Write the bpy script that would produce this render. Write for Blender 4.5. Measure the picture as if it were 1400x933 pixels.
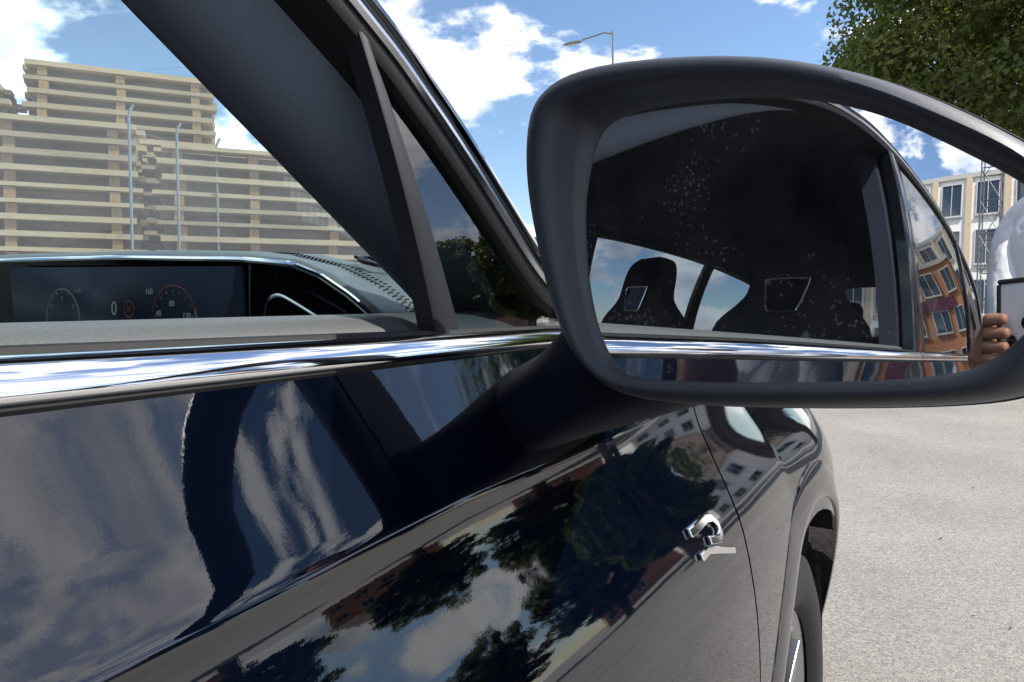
import bpy, bmesh, math, random
import numpy as np
from mathutils import Vector, Matrix
random.seed(7)
R_ = math.radians
S = bpy.context.scene
for o in list(bpy.data.objects): bpy.data.objects.remove(o)
COL = S.collection

# ------------------------------------------------------------------ camera
PSI, ZC, FPX = R_(31.0), 1.18, 1011.0
PITCH = math.atan((466.5 - 410.0) / FPX)
cam = bpy.data.cameras.new('camera'); cam.sensor_width = 36.0; cam.lens = 36.0 * FPX / 1400.0
cam.clip_start = 0.01; cam.clip_end = 3000.0
camo = bpy.data.objects.new('camera', cam); COL.objects.link(camo)
camo.location = (0, 0, ZC); camo.rotation_euler = (R_(90) - PITCH, 0, PSI)
S.camera = camo

# ------------------------------------------------------------------ sky, sun, exposure
SUN_AZ, SUN_EL = R_(57.0), R_(48.0)          # azimuth clockwise from +Y
def build_world():
    w = bpy.data.worlds.new('World'); S.world = w; w.use_nodes = True
    nt = w.node_tree; N = nt.nodes; L = nt.links; N.clear()
    out = N.new('ShaderNodeOutputWorld'); bg = N.new('ShaderNodeBackground'); bg.inputs['Strength'].default_value = 0.115
    sky = N.new('ShaderNodeTexSky'); sky.sky_type = 'NISHITA'; sky.sun_disc = False
    sky.sun_elevation = SUN_EL; sky.sun_rotation = SUN_AZ; sky.air_density = 1.0; sky.dust_density = 0.25; sky.ozone_density = 3.5
    tc = N.new('ShaderNodeTexCoord')
    mp = N.new('ShaderNodeMapping'); mp.inputs['Scale'].default_value = (1, 1, 1.9); mp.inputs['Location'].default_value = (3.4, 1.15, 0.62)
    L.new(tc.outputs['Generated'], mp.inputs['Vector'])
    def noise(vec, scale, detail, rough, dist=0.0):
        n = N.new('ShaderNodeTexNoise'); n.inputs['Scale'].default_value = scale; n.inputs['Detail'].default_value = detail
        n.inputs['Roughness'].default_value = rough; n.inputs['Distortion'].default_value = dist; L.new(vec, n.inputs['Vector']); return n.outputs['Fac']
    big = noise(mp.outputs[0], 4.7, 9.0, 0.56, 0.12)
    cover = N.new('ShaderNodeMapRange'); cover.interpolation_type = 'SMOOTHSTEP'
    cover.inputs['From Min'].default_value = 0.472; cover.inputs['From Max'].default_value = 0.56; L.new(big, cover.inputs['Value'])
    # clouds look grey where they are thick below: sample the field a little lower
    off = N.new('ShaderNodeVectorMath'); off.operation = 'ADD'; off.inputs[1].default_value = (0.02, 0.05, 0.085); L.new(mp.outputs[0], off.inputs[0])
    low = noise(off.outputs[0], 4.7, 5.0, 0.5, 0.12)
    sh = N.new('ShaderNodeMapRange'); sh.inputs['From Min'].default_value = 0.46; sh.inputs['From Max'].default_value = 0.68
    sh.inputs['To Min'].default_value = 1.0; sh.inputs['To Max'].default_value = 0.0; L.new(low, sh.inputs['Value'])
    cc = N.new('ShaderNodeMix'); cc.data_type = 'RGBA'; cc.inputs['A'].default_value = (3.9, 4.4, 5.4, 1); cc.inputs['B'].default_value = (10.6, 10.6, 10.6, 1)
    L.new(sh.outputs[0], cc.inputs['Factor'])
    mx = N.new('ShaderNodeMix'); mx.data_type = 'RGBA'
    cap = N.new('ShaderNodeMath'); cap.operation = 'MULTIPLY'; cap.inputs[1].default_value = 0.96; L.new(cover.outputs[0], cap.inputs[0])
    L.new(cap.outputs[0], mx.inputs['Factor']); L.new(sky.outputs[0], mx.inputs['A']); L.new(cc.outputs['Result'], mx.inputs['B'])
    L.new(mx.outputs['Result'], bg.inputs['Color']); L.new(bg.outputs[0], out.inputs['Surface'])
build_world()
sl = bpy.data.lights.new('sun', 'SUN'); sl.energy = 4.2; sl.angle = R_(0.53); sl.color = (1.0, 0.94, 0.85)
so = bpy.data.objects.new('sun', sl); COL.objects.link(so)
sd = Vector((math.sin(SUN_AZ) * math.cos(SUN_EL), math.cos(SUN_AZ) * math.cos(SUN_EL), math.sin(SUN_EL)))
so.rotation_euler = sd.to_track_quat('Z', 'Y').to_euler(); so.location = (5, 5, 20)
VS = S.view_settings; VS.view_transform = 'Standard'; VS.look = 'None'; VS.gamma = 1.0; VS.use_curve_mapping = False; VS.exposure = 0.62
S.cycles.max_bounces = 10; S.cycles.transparent_max_bounces = 24; S.cycles.glossy_bounces = 6; S.cycles.diffuse_bounces = 3
S.cycles.sample_clamp_indirect = 6.0; S.cycles.use_denoising = True; S.cycles.caustics_reflective = False; S.cycles.caustics_refractive = False

# ------------------------------------------------------------------ materials
MATS = {}
def mat(name, col=(.5, .5, .5), rough=.5, metal=0.0, spec=0.5, coat=0.0, coat_ior=1.5, coat_rough=.03, emit=None,
        noise=None, bump=None, col2=None, band=None):
    """noise=(scale, detail, low, high) mixes col -> col2; bump=(scale, strength, distance)"""
    if name in MATS: return MATS[name]
    m = bpy.data.materials.new(name); m.use_nodes = True; nt = m.node_tree; N = nt.nodes; L = nt.links
    p = N['Principled BSDF']
    p.inputs['Base Color'].default_value = (*col, 1); p.inputs['Roughness'].default_value = rough; p.inputs['Metallic'].default_value = metal
    p.inputs['Specular IOR Level'].default_value = spec
    p.inputs['Coat Weight'].default_value = coat; p.inputs['Coat IOR'].default_value = coat_ior; p.inputs['Coat Roughness'].default_value = coat_rough
    if emit: p.inputs['Emission Color'].default_value = (*emit[0], 1); p.inputs['Emission Strength'].default_value = emit[1]
    tc = N.new('ShaderNodeTexCoord')
    if noise:
        n = N.new('ShaderNodeTexNoise'); n.inputs['Scale'].default_value = noise[0]; n.inputs['Detail'].default_value = noise[1]
        n.inputs['Roughness'].default_value = .6
        if band:
            mp = N.new('ShaderNodeMapping'); mp.inputs['Scale'].default_value = band; L.new(tc.outputs['Object'], mp.inputs[0]); L.new(mp.outputs[0], n.inputs['Vector'])
        else: L.new(tc.outputs['Object'], n.inputs['Vector'])
        r = N.new('ShaderNodeMapRange'); r.inputs['From Min'].default_value = noise[2]; r.inputs['From Max'].default_value = noise[3]; L.new(n.outputs['Fac'], r.inputs['Value'])
        mx = N.new('ShaderNodeMix'); mx.data_type = 'RGBA'; mx.inputs['A'].default_value = (*col, 1); mx.inputs['B'].default_value = (*col2, 1)
        L.new(r.outputs[0], mx.inputs['Factor']); L.new(mx.outputs['Result'], p.inputs['Base Color'])
    if bump:
        n = N.new('ShaderNodeTexNoise'); n.inputs['Scale'].default_value = bump[0]; n.inputs['Detail'].default_value = 3.0
        L.new(tc.outputs['Object'], n.inputs['Vector'])
        b = N.new('ShaderNodeBump'); b.inputs['Strength'].default_value = bump[1]; b.inputs['Distance'].default_value = bump[2]
        L.new(n.outputs['Fac'], b.inputs['Height']); L.new(b.outputs[0], p.inputs['Normal'])
        if coat: L.new(b.outputs[0], p.inputs['Coat Normal'])
    MATS[name] = m; return m
def glass(name, tint=(.9, .95, .95), ior=1.5, rough=0.0, film=0.0):
    m = bpy.data.materials.new(name); m.use_nodes = True; nt = m.node_tree; N = nt.nodes; L = nt.links; N.clear()
    out = N.new('ShaderNodeOutputMaterial'); tr = N.new('ShaderNodeBsdfTransparent'); tr.inputs[0].default_value = (*tint, 1)
    gl = N.new('ShaderNodeBsdfGlossy'); gl.inputs['Roughness'].default_value = rough; gl.inputs[0].default_value = (1, 1, 1, 1)
    ge = N.new('ShaderNodeNewGeometry'); dt = N.new('ShaderNodeVectorMath'); dt.operation = 'DOT_PRODUCT'; L.new(ge.outputs['Normal'], dt.inputs[0]); L.new(ge.outputs['Incoming'], dt.inputs[1])
    ab = N.new('ShaderNodeMath'); ab.operation = 'ABSOLUTE'; L.new(dt.outputs['Value'], ab.inputs[0])
    om = N.new('ShaderNodeMath'); om.operation = 'SUBTRACT'; om.inputs[0].default_value = 1.0; L.new(ab.outputs[0], om.inputs[1])
    pw = N.new('ShaderNodeMath'); pw.operation = 'POWER'; pw.inputs[1].default_value = 5.0; L.new(om.outputs[0], pw.inputs[0])
    f0 = 2 * ((ior - 1) / (ior + 1)) ** 2      # two faces of the pane
    lw = N.new('ShaderNodeMath'); lw.operation = 'MULTIPLY_ADD'; lw.inputs[1].default_value = 1 - f0; lw.inputs[2].default_value = f0; L.new(pw.outputs[0], lw.inputs[0])
    mx = N.new('ShaderNodeMixShader'); L.new(lw.outputs[0], mx.inputs[0]); L.new(tr.outputs[0], mx.inputs[1]); L.new(gl.outputs[0], mx.inputs[2])
    res = mx.outputs[0]
    if film > 0:   # translucent film puts a pale haze over the view through the pane
        df = N.new('ShaderNodeBsdfTranslucent'); df.inputs[0].default_value = (.75, .77, .8, 1)
        n = N.new('ShaderNodeTexNoise'); n.inputs['Scale'].default_value = 5.0; n.inputs['Detail'].default_value = 6.0
        tc = N.new('ShaderNodeTexCoord'); L.new(tc.outputs['Object'], n.inputs['Vector'])
        mr = N.new('ShaderNodeMapRange'); mr.inputs['To Min'].default_value = film * .4; mr.inputs['To Max'].default_value = film * 1.6; L.new(n.outputs['Fac'], mr.inputs['Value'])
        m2 = N.new('ShaderNodeMixShader'); L.new(mr.outputs[0], m2.inputs[0]); L.new(res, m2.inputs[1]); L.new(df.outputs[0], m2.inputs[2]); res = m2.outputs[0]
    L.new(res, out.inputs['Surface']); MATS[name] = m; return m

PAINT = mat('navy_paint', (.0006, .0018, .0060), .6, 0.0, 0.0, 1.0, 1.75, .004, bump=(520.0, .006, .001))
CHROME = mat('chrome', (.88, .88, .9), .06, 1.0)
SATIN = mat('satin_metal', (.62, .63, .66), .2, 1.0)
MATTE = mat('matte_black_plastic', (.024, .031, .046), .45, 0, .5, noise=(60, 4, .3, .7), col2=(.030, .038, .054), bump=(2600.0, .3, .0005))
TRIM = mat('black_trim', (.008, .009, .012), .5, 0, .4)
RUBBER = mat('rubber', (.012, .012, .014), .65, 0, .3)
GLOSSB = mat('gloss_black', (.004, .005, .007), .08, 0, .35)
LEATHER = mat('black_leather', (.078, .086, .088), .42, 0, .5, noise=(1500, 3, .35, .7), col2=(.12, .13, .132), bump=(1100.0, .4, .0008))
SEATC = mat('seat_fabric', (.012, .015, .023), .8, 0, .2)
CLOTH = mat('charcoal_cloth', (.105, .125, .165), .85, 0, .2, noise=(900, 2, .3, .7), col2=(.13, .155, .20), bump=(1400, .3, .0005))
CABIN = mat('cabin_lining', (.018, .023, .038), .85, 0, .2)
HEADL = mat('headliner_cloth', (.03, .038, .06), .9, 0, .1, bump=(900, .3, .0005))
THREAD = mat('seam_thread', (.006, .006, .007), .8, 0, .1)
TYRE = mat('tyre_rubber', (.02, .02, .021), .7, 0, .3, bump=(120, .2, .002))
RIM = mat('rim_alloy', (.45, .46, .48), .25, 1.0)
def mirror_material():
    m = mat('mirror_silver', (.9, .92, .94), .0, 1.0); nt = m.node_tree; N = nt.nodes; L = nt.links
    # dust: sparse specks of dried drops
    p = N['Principled BSDF']; tc = N.new('ShaderNodeTexCoord')
    vo = N.new('ShaderNodeTexVoronoi'); vo.inputs['Scale'].default_value = 330.0; vo.inputs['Randomness'].default_value = 1.0; L.new(tc.outputs['Object'], vo.inputs['Vector'])
    nz = N.new('ShaderNodeTexNoise'); nz.inputs['Scale'].default_value = 22.0; nz.inputs['Detail'].default_value = 4.0; L.new(tc.outputs['Object'], nz.inputs['Vector'])
    thr = N.new('ShaderNodeMapRange'); thr.inputs['From Min'].default_value = .38; thr.inputs['From Max'].default_value = .66; thr.inputs['To Min'].default_value = .0; thr.inputs['To Max'].default_value = .38; L.new(nz.outputs['Fac'], thr.inputs['Value'])
    lt = N.new('ShaderNodeMath'); lt.operation = 'LESS_THAN'; L.new(vo.outputs['Distance'], lt.inputs[0]); L.new(thr.outputs[0], lt.inputs[1])
    film = N.new('ShaderNodeMapRange'); film.inputs['From Min'].default_value = .3; film.inputs['From Max'].default_value = .75; film.inputs['To Min'].default_value = .004; film.inputs['To Max'].default_value = .045; L.new(nz.outputs['Fac'], film.inputs['Value'])
    sc_ = N.new('ShaderNodeMath'); sc_.operation = 'MULTIPLY_ADD'; sc_.inputs[1].default_value = .10; L.new(lt.outputs[0], sc_.inputs[0]); L.new(film.outputs[0], sc_.inputs[2])
    df = N.new('ShaderNodeBsdfDiffuse'); df.inputs[0].default_value = (.6, .6, .6, 1)
    mx = N.new('ShaderNodeMixShader'); L.new(sc_.outputs[0], mx.inputs[0]); L.new(p.outputs[0], mx.inputs[1]); L.new(df.outputs[0], mx.inputs[2])
    L.new(mx.outputs[0], N['Material Output'].inputs['Surface']); return m
MIRROR = mirror_material()
WSCREEN = glass('windscreen_glass', (.74, .94, .98), 1.5, 0.0, .055)
SIDEGLASS = glass('side_glass', (.5, .58, .62), 1.62)
FARGLASS = glass('tinted_glass', (.34, .39, .43), 1.5)
DARKGLASS = glass('privacy_glass', (.22, .25, .28), 1.6)

# ------------------------------------------------------------------ helpers
def link(o, parent=None):
    COL.objects.link(o)
    if parent is not None:
        o.parent = parent
    return o
def tag(o, label=None, cat=None, group=None, kind=None):
    if label: o['label'] = label
    if cat: o['category'] = cat
    if group: o['group'] = group
    if kind: o['kind'] = kind
    return o
def empty(name, loc=(0, 0, 0), rz=0.0):
    o = bpy.data.objects.new(name, None); COL.objects.link(o); o.location = loc; o.rotation_euler = (0, 0, rz); o.empty_display_size = .2
    return o
def copy_tree(o, parent=None):
    c = o.copy(); COL.objects.link(c); c.parent = parent
    for ch in list(o.children):
        copy_tree(ch, c)
    return c
class MB:
    def __init__(s): s.v = []; s.f = []
    def add(s, vs, fs):
        b = len(s.v); s.v += [tuple(map(float, p)) for p in vs]; s.f += [tuple(b + i for i in f) for f in fs]; return s
    def box(s, c, d, rot=None):
        x, y, z = d[0] / 2, d[1] / 2, d[2] / 2
        vs = [Vector(p) for p in [(-x, -y, -z), (x, -y, -z), (x, y, -z), (-x, y, -z), (-x, -y, z), (x, -y, z), (x, y, z), (-x, y, z)]]
        if rot is not None: vs = [rot @ v for v in vs]
        vs = [v + Vector(c) for v in vs]
        return s.add(vs, [(3, 2, 1, 0), (4, 5, 6, 7), (0, 1, 5, 4), (1, 2, 6, 5), (2, 3, 7, 6), (3, 0, 4, 7)])
    def grid(s, P, cu=False, cv=False):
        n, m = len(P), len(P[0]); vs = [p for r in P for p in r]; fs = []
        for i in range(n if cu else n - 1):
            for j in range(m if cv else m - 1):
                a, b = i, (i + 1) % n; c, d = j, (j + 1) % m
                fs.append((a * m + c, a * m + d, b * m + d, b * m + c))
        return s.add(vs, fs)
    def tube(s, path, r, n=8, caps=True, closed=False):
        path = [Vector(p) for p in path]; rs = r if isinstance(r, (list, tuple)) else [r] * len(path)
        rows = []; up = None
        for i, p in enumerate(path):
            if closed: t = path[(i + 1) % len(path)] - path[i - 1]
            else: t = path[min(i + 1, len(path) - 1)] - path[max(i - 1, 0)]
            t.normalize()
            if up is None: up = Vector((0, 0, 1)) if abs(t.z) < .9 else Vector((1, 0, 0))
            a = t.cross(up).normalized(); b = a.cross(t).normalized(); up = b
            rows.append([p + (a * math.cos(2 * math.pi * k / n) + b * math.sin(2 * math.pi * k / n)) * rs[i] for k in range(n)])
        base = len(s.v); s.grid(rows, closed, True)
        if caps and not closed:
            s.f.append(tuple(base + k for k in range(n))); e = base + (len(rows) - 1) * n; s.f.append(tuple(e + k for k in reversed(range(n))))
        return s
    def lathe(s, prof, n=48, axis='X', c=(0, 0, 0)):
        rows = []
        for k in range(n):
            a = 2 * math.pi * k / n; row = []
            for h, r in prof:
                q = {'X': (h, r * math.cos(a), r * math.sin(a)), 'Y': (r * math.cos(a), h, r * math.sin(a)), 'Z': (r * math.cos(a), r * math.sin(a), h)}[axis]
                row.append((q[0] + c[0], q[1] + c[1], q[2] + c[2]))
            rows.append(row)
        return s.grid(rows, True, False)
    def prism(s, poly, vec):
        """poly: 3d points, extruded along vec"""
        n = len(poly); vec = Vector(vec); a = [Vector(p) for p in poly]; b = [p + vec for p in a]
        fs = [tuple(range(n)), tuple(range(2 * n - 1, n - 1, -1))] + [(i, (i + 1) % n, n + (i + 1) % n, n + i) for i in range(n)]
        return s.add(a + b, fs)
    def build(s, name, m, parent=None, angle=35, bevel=0.0, solid=0.0, sub=0, seg=2):
        me = bpy.data.meshes.new(name); me.from_pydata(s.v, [], s.f); me.update()
        bm = bmesh.new(); bm.from_mesh(me); bmesh.ops.remove_doubles(bm, verts=bm.verts, dist=1e-6)
        bmesh.ops.dissolve_degenerate(bm, edges=bm.edges, dist=1e-7)
        bmesh.ops.recalc_face_normals(bm, faces=bm.faces); bm.to_mesh(me); bm.free()
        me.shade_smooth(); me.set_sharp_from_angle(angle=R_(angle)); me.materials.append(m)
        o = bpy.data.objects.new(name, me); link(o, parent)
        if solid: k = o.modifiers.new('solid', 'SOLIDIFY'); k.thickness = solid; k.offset = 0
        if bevel: k = o.modifiers.new('bevel', 'BEVEL'); k.width = bevel; k.segments = seg; k.limit_method = 'ANGLE'; k.angle_limit = R_(40)
        if sub: k = o.modifiers.new('sub', 'SUBSURF'); k.levels = sub; k.render_levels = sub
        return o
def lerp(a, b, t): return a + (b - a) * t
def interp(x, xs, ys): return float(np.interp(x, xs, ys))
def smooth_curve(pts, n):
    """Catmull-Rom through 2d/3d points"""
    P = [np.array(p, float) for p in pts]; P = [2 * P[0] - P[1]] + P + [2 * P[-1] - P[-2]]; out = []
    seg = len(P) - 3
    for k in range(n):
        t = k / (n - 1) * seg; i = min(int(t), seg - 1); u = t - i; a, b, c, d = P[i:i + 4]
        out.append(.5 * ((2 * b) + (c - a) * u + (2 * a - 5 * b + 4 * c - d) * u * u + (3 * b - a - 3 * c + d) * u ** 3))
    return out
def text_mesh(txt, size):
    cu = bpy.data.curves.new('t', 'FONT'); cu.body = txt; cu.size = size; cu.align_x = 'CENTER'; cu.align_y = 'CENTER'; cu.extrude = .0002
    o = bpy.data.objects.new('t', cu); COL.objects.link(o)
    dg = bpy.context.evaluated_depsgraph_get(); me = bpy.data.meshes.new_from_object(o.evaluated_get(dg))
    bpy.data.objects.remove(o); return me
def skin(name, verts, edges, radii, m, parent, sub=2, root=0):
    me = bpy.data.meshes.new(name); me.from_pydata(verts, edges, []); me.update(); me.materials.append(m)
    o = bpy.data.objects.new(name, me); link(o, parent)
    k = o.modifiers.new('skin', 'SKIN'); k.use_smooth_shade = True
    for i, v in enumerate(me.skin_vertices[0].data):
        r = radii[i]; v.radius = (r, r) if not isinstance(r, tuple) else r; v.use_root = (i == root)
    s_ = o.modifiers.new('sub', 'SUBSURF'); s_.levels = sub; s_.render_levels = sub
    return o

# ================================================================== GROUND
def asphalt():
    m = mat('asphalt', (.2, .19, .18), .62, 0, .35); nt = m.node_tree; N = nt.nodes; L = nt.links; p = N['Principled BSDF']
    tc = N.new('ShaderNodeTexCoord')
    v = N.new('ShaderNodeTexVoronoi'); v.inputs['Scale'].default_value = 125.0; L.new(tc.outputs['Object'], v.inputs['Vector'])
    n1 = N.new('ShaderNodeTexNoise'); n1.inputs['Scale'].default_value = 330.0; n1.inputs['Detail'].default_value = 4.0; n1.inputs['Roughness'].default_value = .7; L.new(tc.outputs['Object'], n1.inputs['Vector'])
    n2 = N.new('ShaderNodeTexNoise'); n2.inputs['Scale'].default_value = .9; n2.inputs['Detail'].default_value = 6.0; L.new(tc.outputs['Object'], n2.inputs['Vector'])
    cr = N.new('ShaderNodeValToRGB'); e = cr.color_ramp.elements
    e[0].position = 0.0; e[0].color = (.13, .122, .112, 1); e[1].position = 1.0; e[1].color = (.66, .62, .57, 1)
    k = cr.color_ramp.elements.new(.5); k.color = (.29, .272, .25, 1); k = cr.color_ramp.elements.new(.78); k.color = (.40, .375, .345, 1)
    sep = N.new('ShaderNodeSeparateColor'); L.new(v.outputs['Color'], sep.inputs[0])
    mixf = N.new('ShaderNodeMath'); mixf.operation = 'MULTIPLY_ADD'; mixf.inputs[1].default_value = .55; L.new(sep.outputs[0], mixf.inputs[0])
    s2 = N.new('ShaderNodeMath'); s2.operation = 'MULTIPLY'; s2.inputs[1].default_value = .48; L.new(n1.outputs['Fac'], s2.inputs[0]); L.new(s2.outputs[0], mixf.inputs[2]); L.new(mixf.outputs[0], cr.inputs[0])
    st = N.new('ShaderNodeMapRange'); st.inputs['From Min'].default_value = .3; st.inputs['From Max'].default_value = .7; st.inputs['To Min'].default_value = .74; st.inputs['To Max'].default_value = 1.0; L.new(n2.outputs['Fac'], st.inputs['Value'])
    mu = N.new('ShaderNodeMix'); mu.data_type = 'RGBA'; mu.blend_type = 'MULTIPLY'; mu.inputs['Factor'].default_value = 1.0; L.new(cr.outputs[0], mu.inputs['A'])
    cb = N.new('ShaderNodeCombineColor'); [L.new(st.outputs[0], cb.inputs[i]) for i in range(3)]; L.new(cb.outputs[0], mu.inputs['B']); L.new(mu.outputs['Result'], p.inputs['Base Color'])
    b = N.new('ShaderNodeBump'); b.inputs['Strength'].default_value = .7; b.inputs['Distance'].default_value = .004
    ad = N.new('ShaderNodeMath'); ad.operation = 'SUBTRACT'; L.new(n1.outputs['Fac'], ad.inputs[0]); L.new(v.outputs['Distance'], ad.inputs[1]); L.new(ad.outputs[0], b.inputs['Height']); L.new(b.outputs[0], p.inputs['Normal'])
    return m
g = MB().add([(-900, -900, 0), (900, -900, 0), (900, 900, 0), (-900, 900, 0)], [(0, 1, 2, 3)]).build('asphalt_ground', asphalt()); tag(g, kind='structure')

rg = random.Random(5); db = MB()
for k in range(170):       # dry leaf bits and grit lying on the tarmac
    x_, y_, r_ = rg.uniform(-2.5, 4.5), rg.uniform(1.9, 11), rg.uniform(.004, .014); a_ = rg.uniform(0, 6.28)
    if x_ < .1 and y_ < 2.7: continue
    c_, s_ = math.cos(a_) * r_, math.sin(a_) * r_
    db.add([(x_ + c_, y_ + s_, .004), (x_ - s_ * .5, y_ + c_ * .5, .004 + r_ * .5), (x_ - c_, y_ - s_, .005), (x_ + s_ * .5, y_ - c_ * .5, .004 + r_ * .3)], [(0, 1, 2, 3)])
tag(db.build('leaf_litter', mat('dry_leaf', (.12, .085, .05), .8, noise=(3, 2, .3, .7), col2=(.05, .04, .03))), 'scattered dry leaf bits and grit on the tarmac', 'litter', kind='stuff')

# ================================================================== TREES
LEAF = mat('leaf_green', (.075, .115, .03), .55, 0, .3, noise=(1.3, 3, .35, .65), col2=(.15, .16, .045))
LEAF2 = mat('leaf_dark', (.032, .062, .018), .55, 0, .3, noise=(.9, 3, .35, .65), col2=(.06, .09, .022))
for m_ in (LEAF, LEAF2):     # leaves let light through
    nt = m_.node_tree; p_ = nt.nodes['Principled BSDF']; tr = nt.nodes.new('ShaderNodeBsdfTranslucent'); tr.inputs[0].default_value = (.16, .22, .03, 1)
    mx = nt.nodes.new('ShaderNodeMixShader'); mx.inputs[0].default_value = .35
    nt.links.new(p_.outputs[0], mx.inputs[1]); nt.links.new(tr.outputs[0], mx.inputs[2]); nt.links.new(mx.outputs[0], nt.nodes['Material Output'].inputs['Surface'])
BARK = mat('bark', (.07, .055, .04), .9, 0, .2, noise=(9, 5, .3, .7), col2=(.15, .125, .1), band=(1, 1, .2), bump=(14, .6, .03))
def make_tree(name, h, rad, base, nleaf, leaf, m, seed, squash=1.0):
    rng = np.random.default_rng(seed); root = empty(name)
    tb = MB(); top = h * .62
    tb.tube([(0, 0, -.1), (.05, .02, h * .18), (-.04, .06, h * .36), (.03, 0, top)], [h * .034, h * .026, h * .02, h * .009], 10)
    tips = []
    for k in range(26):
        t = rng.uniform(.25, 1.0); z = lerp(h * .2, top, t); a = k * 2.4 + rng.uniform(-.3, .3); ln = rad * rng.uniform(.45, .85) * (1.1 - .4 * t)
        e = np.array([math.cos(a) * ln, math.sin(a) * ln, z + ln * rng.uniform(.25, .75)]); mid = np.array([math.cos(a) * ln * .5, math.sin(a) * ln * .5, z + ln * .15])
        tb.tube([(0, 0, z), tuple(mid), tuple(e)], [h * .011, h * .007, h * .002], 6); tips.append(e)
    tb.build('trunk', BARK, root)
    cz = lerp(base, h, .5); hz = (h - base) / 2; C_ = []
    while len(C_) < 120:
        q = rng.uniform(-1, 1, 3); r = np.linalg.norm(q)
        if r > 1 or r < .35: continue
        C_.append((q[0] * rad * .88, q[1] * rad * .88, cz + q[2] * hz * .9 * squash, rng.uniform(.11, .22) * rad))
    for e in tips: C_.append((e[0], e[1], e[2], rad * .2))
    C_ = np.array(C_); idx = rng.integers(0, len(C_), nleaf); d = rng.normal(size=(nleaf, 3)); d /= np.linalg.norm(d, axis=1)[:, None]
    pos = C_[idx, :3] + d * (C_[idx, 3] * rng.uniform(.35, 1.08, nleaf) ** .5)[:, None] * np.array([1, 1, .8])
    nrm = d * .6 + rng.normal(size=(nleaf, 3)) * .6 + np.array([0, 0, .5]); nrm /= np.linalg.norm(nrm, axis=1)[:, None]
    u = np.cross(nrm, rng.normal(size=(nleaf, 3))); u /= np.linalg.norm(u, axis=1)[:, None]; w = np.cross(nrm, u)
    sz = (leaf * rng.uniform(.6, 1.4, nleaf))[:, None]
    V = np.stack([pos - u * sz, pos - w * sz * .55 + nrm * sz * .15, pos + u * sz, pos + w * sz * .55 + nrm * sz * .15], 1).reshape(-1, 3)
    me = bpy.data.meshes.new('crown'); me.vertices.add(len(V)); me.vertices.foreach_set('co', V.ravel())
    me.loops.add(nleaf * 4); me.loops.foreach_set('vertex_index', np.arange(nleaf * 4, dtype=np.int32))
    me.polygons.add(nleaf); me.polygons.foreach_set('loop_start', np.arange(0, nleaf * 4, 4, dtype=np.int32)); me.update(); me.validate(); me.materials.append(m)
    link(bpy.data.objects.new('crown', me), root); return root
t = make_tree('broadleaf_tree', 12.5, 5.5, 2.6, 150000, .062, LEAF, 3); t.location = (1.9, 18.8, 0)
tag(t, 'large green broadleaf tree above the wing mirror at the far edge of the tarmac', 'tree')
t2 = make_tree('dense_tree', 8.0, 2.6, 1.2, 26000, .10, LEAF2, 11); t2.location = (5.9, 16.4, 0)
tag(t2, 'dark dense tree to the right of the large broadleaf tree', 'tree')
t3 = copy_tree(t2); t3.location = (8.4, 25.0, 0); t3.rotation_euler.z = 2.0; t3.scale = (1.3, 1.3, 1.0)
tag(t3, 'dark dense tree standing nearest the brick houses', 'tree')
for i_, (x_, y_, rz_, sc2, lb_) in enumerate([(14.0, 25.0, .7, 1.1, 'dark tree behind the dense tree, first of the row before the houses'), (19.0, 21.5, 1.9, 1.0, 'dark tree in the middle of the row before the houses'), (23.0, 15.0, 3.1, 1.15, 'dark tree at the right end of the row before the houses'), (12.0, 33.0, 4.0, 1.3, 'dark tree close in front of the red brick house')]):
    c_ = copy_tree(t2); c_.location = (x_, y_, 0); c_.rotation_euler.z = rz_; c_.scale = (sc2 * 1.25, sc2 * 1.25, sc2 * .85); tag(c_, lb_, 'tree', 'trees before the houses')

# ================================================================== STREET LAMP
GALV = mat('galvanised_steel', (.30, .32, .34), .45, .8)
lamp = empty('street_lamp', (-9.6, 22.2, 0)); tag(lamp, 'tall grey street lamp rising behind the wing mirror with a single arm', 'street lamp')
MB().tube([(0, 0, 0), (0, 0, 1.2), (0, 0, 1.25), (0, 0, 9.7)], [.09, .09, .06, .036], 12).build('post', GALV, lamp)
MB().tube([(0, 0, 9.6), (-.25, -.12, 9.65), (-.9, -.4, 9.45)], .026, 8).build('arm', GALV, lamp)
hd = MB(); hd.lathe([(-.38, .01), (-.36, .06), (-.2, .12), (.1, .13), (.3, .08), (.34, .01)], 14, 'X'); ho = hd.build('lamp_head', GALV, lamp)
ho.scale = (.85, .8, .42); ho.rotation_euler = (0, R_(-9), R_(24)); ho.location = (-1.15, -.5, 9.38)
MB().box((0, 0, 0), (.36, .15, .03)).build('lens', mat('lamp_lens', (.6, .6, .55), .3), ho).location = (-.04, 0, -.11)

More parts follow.
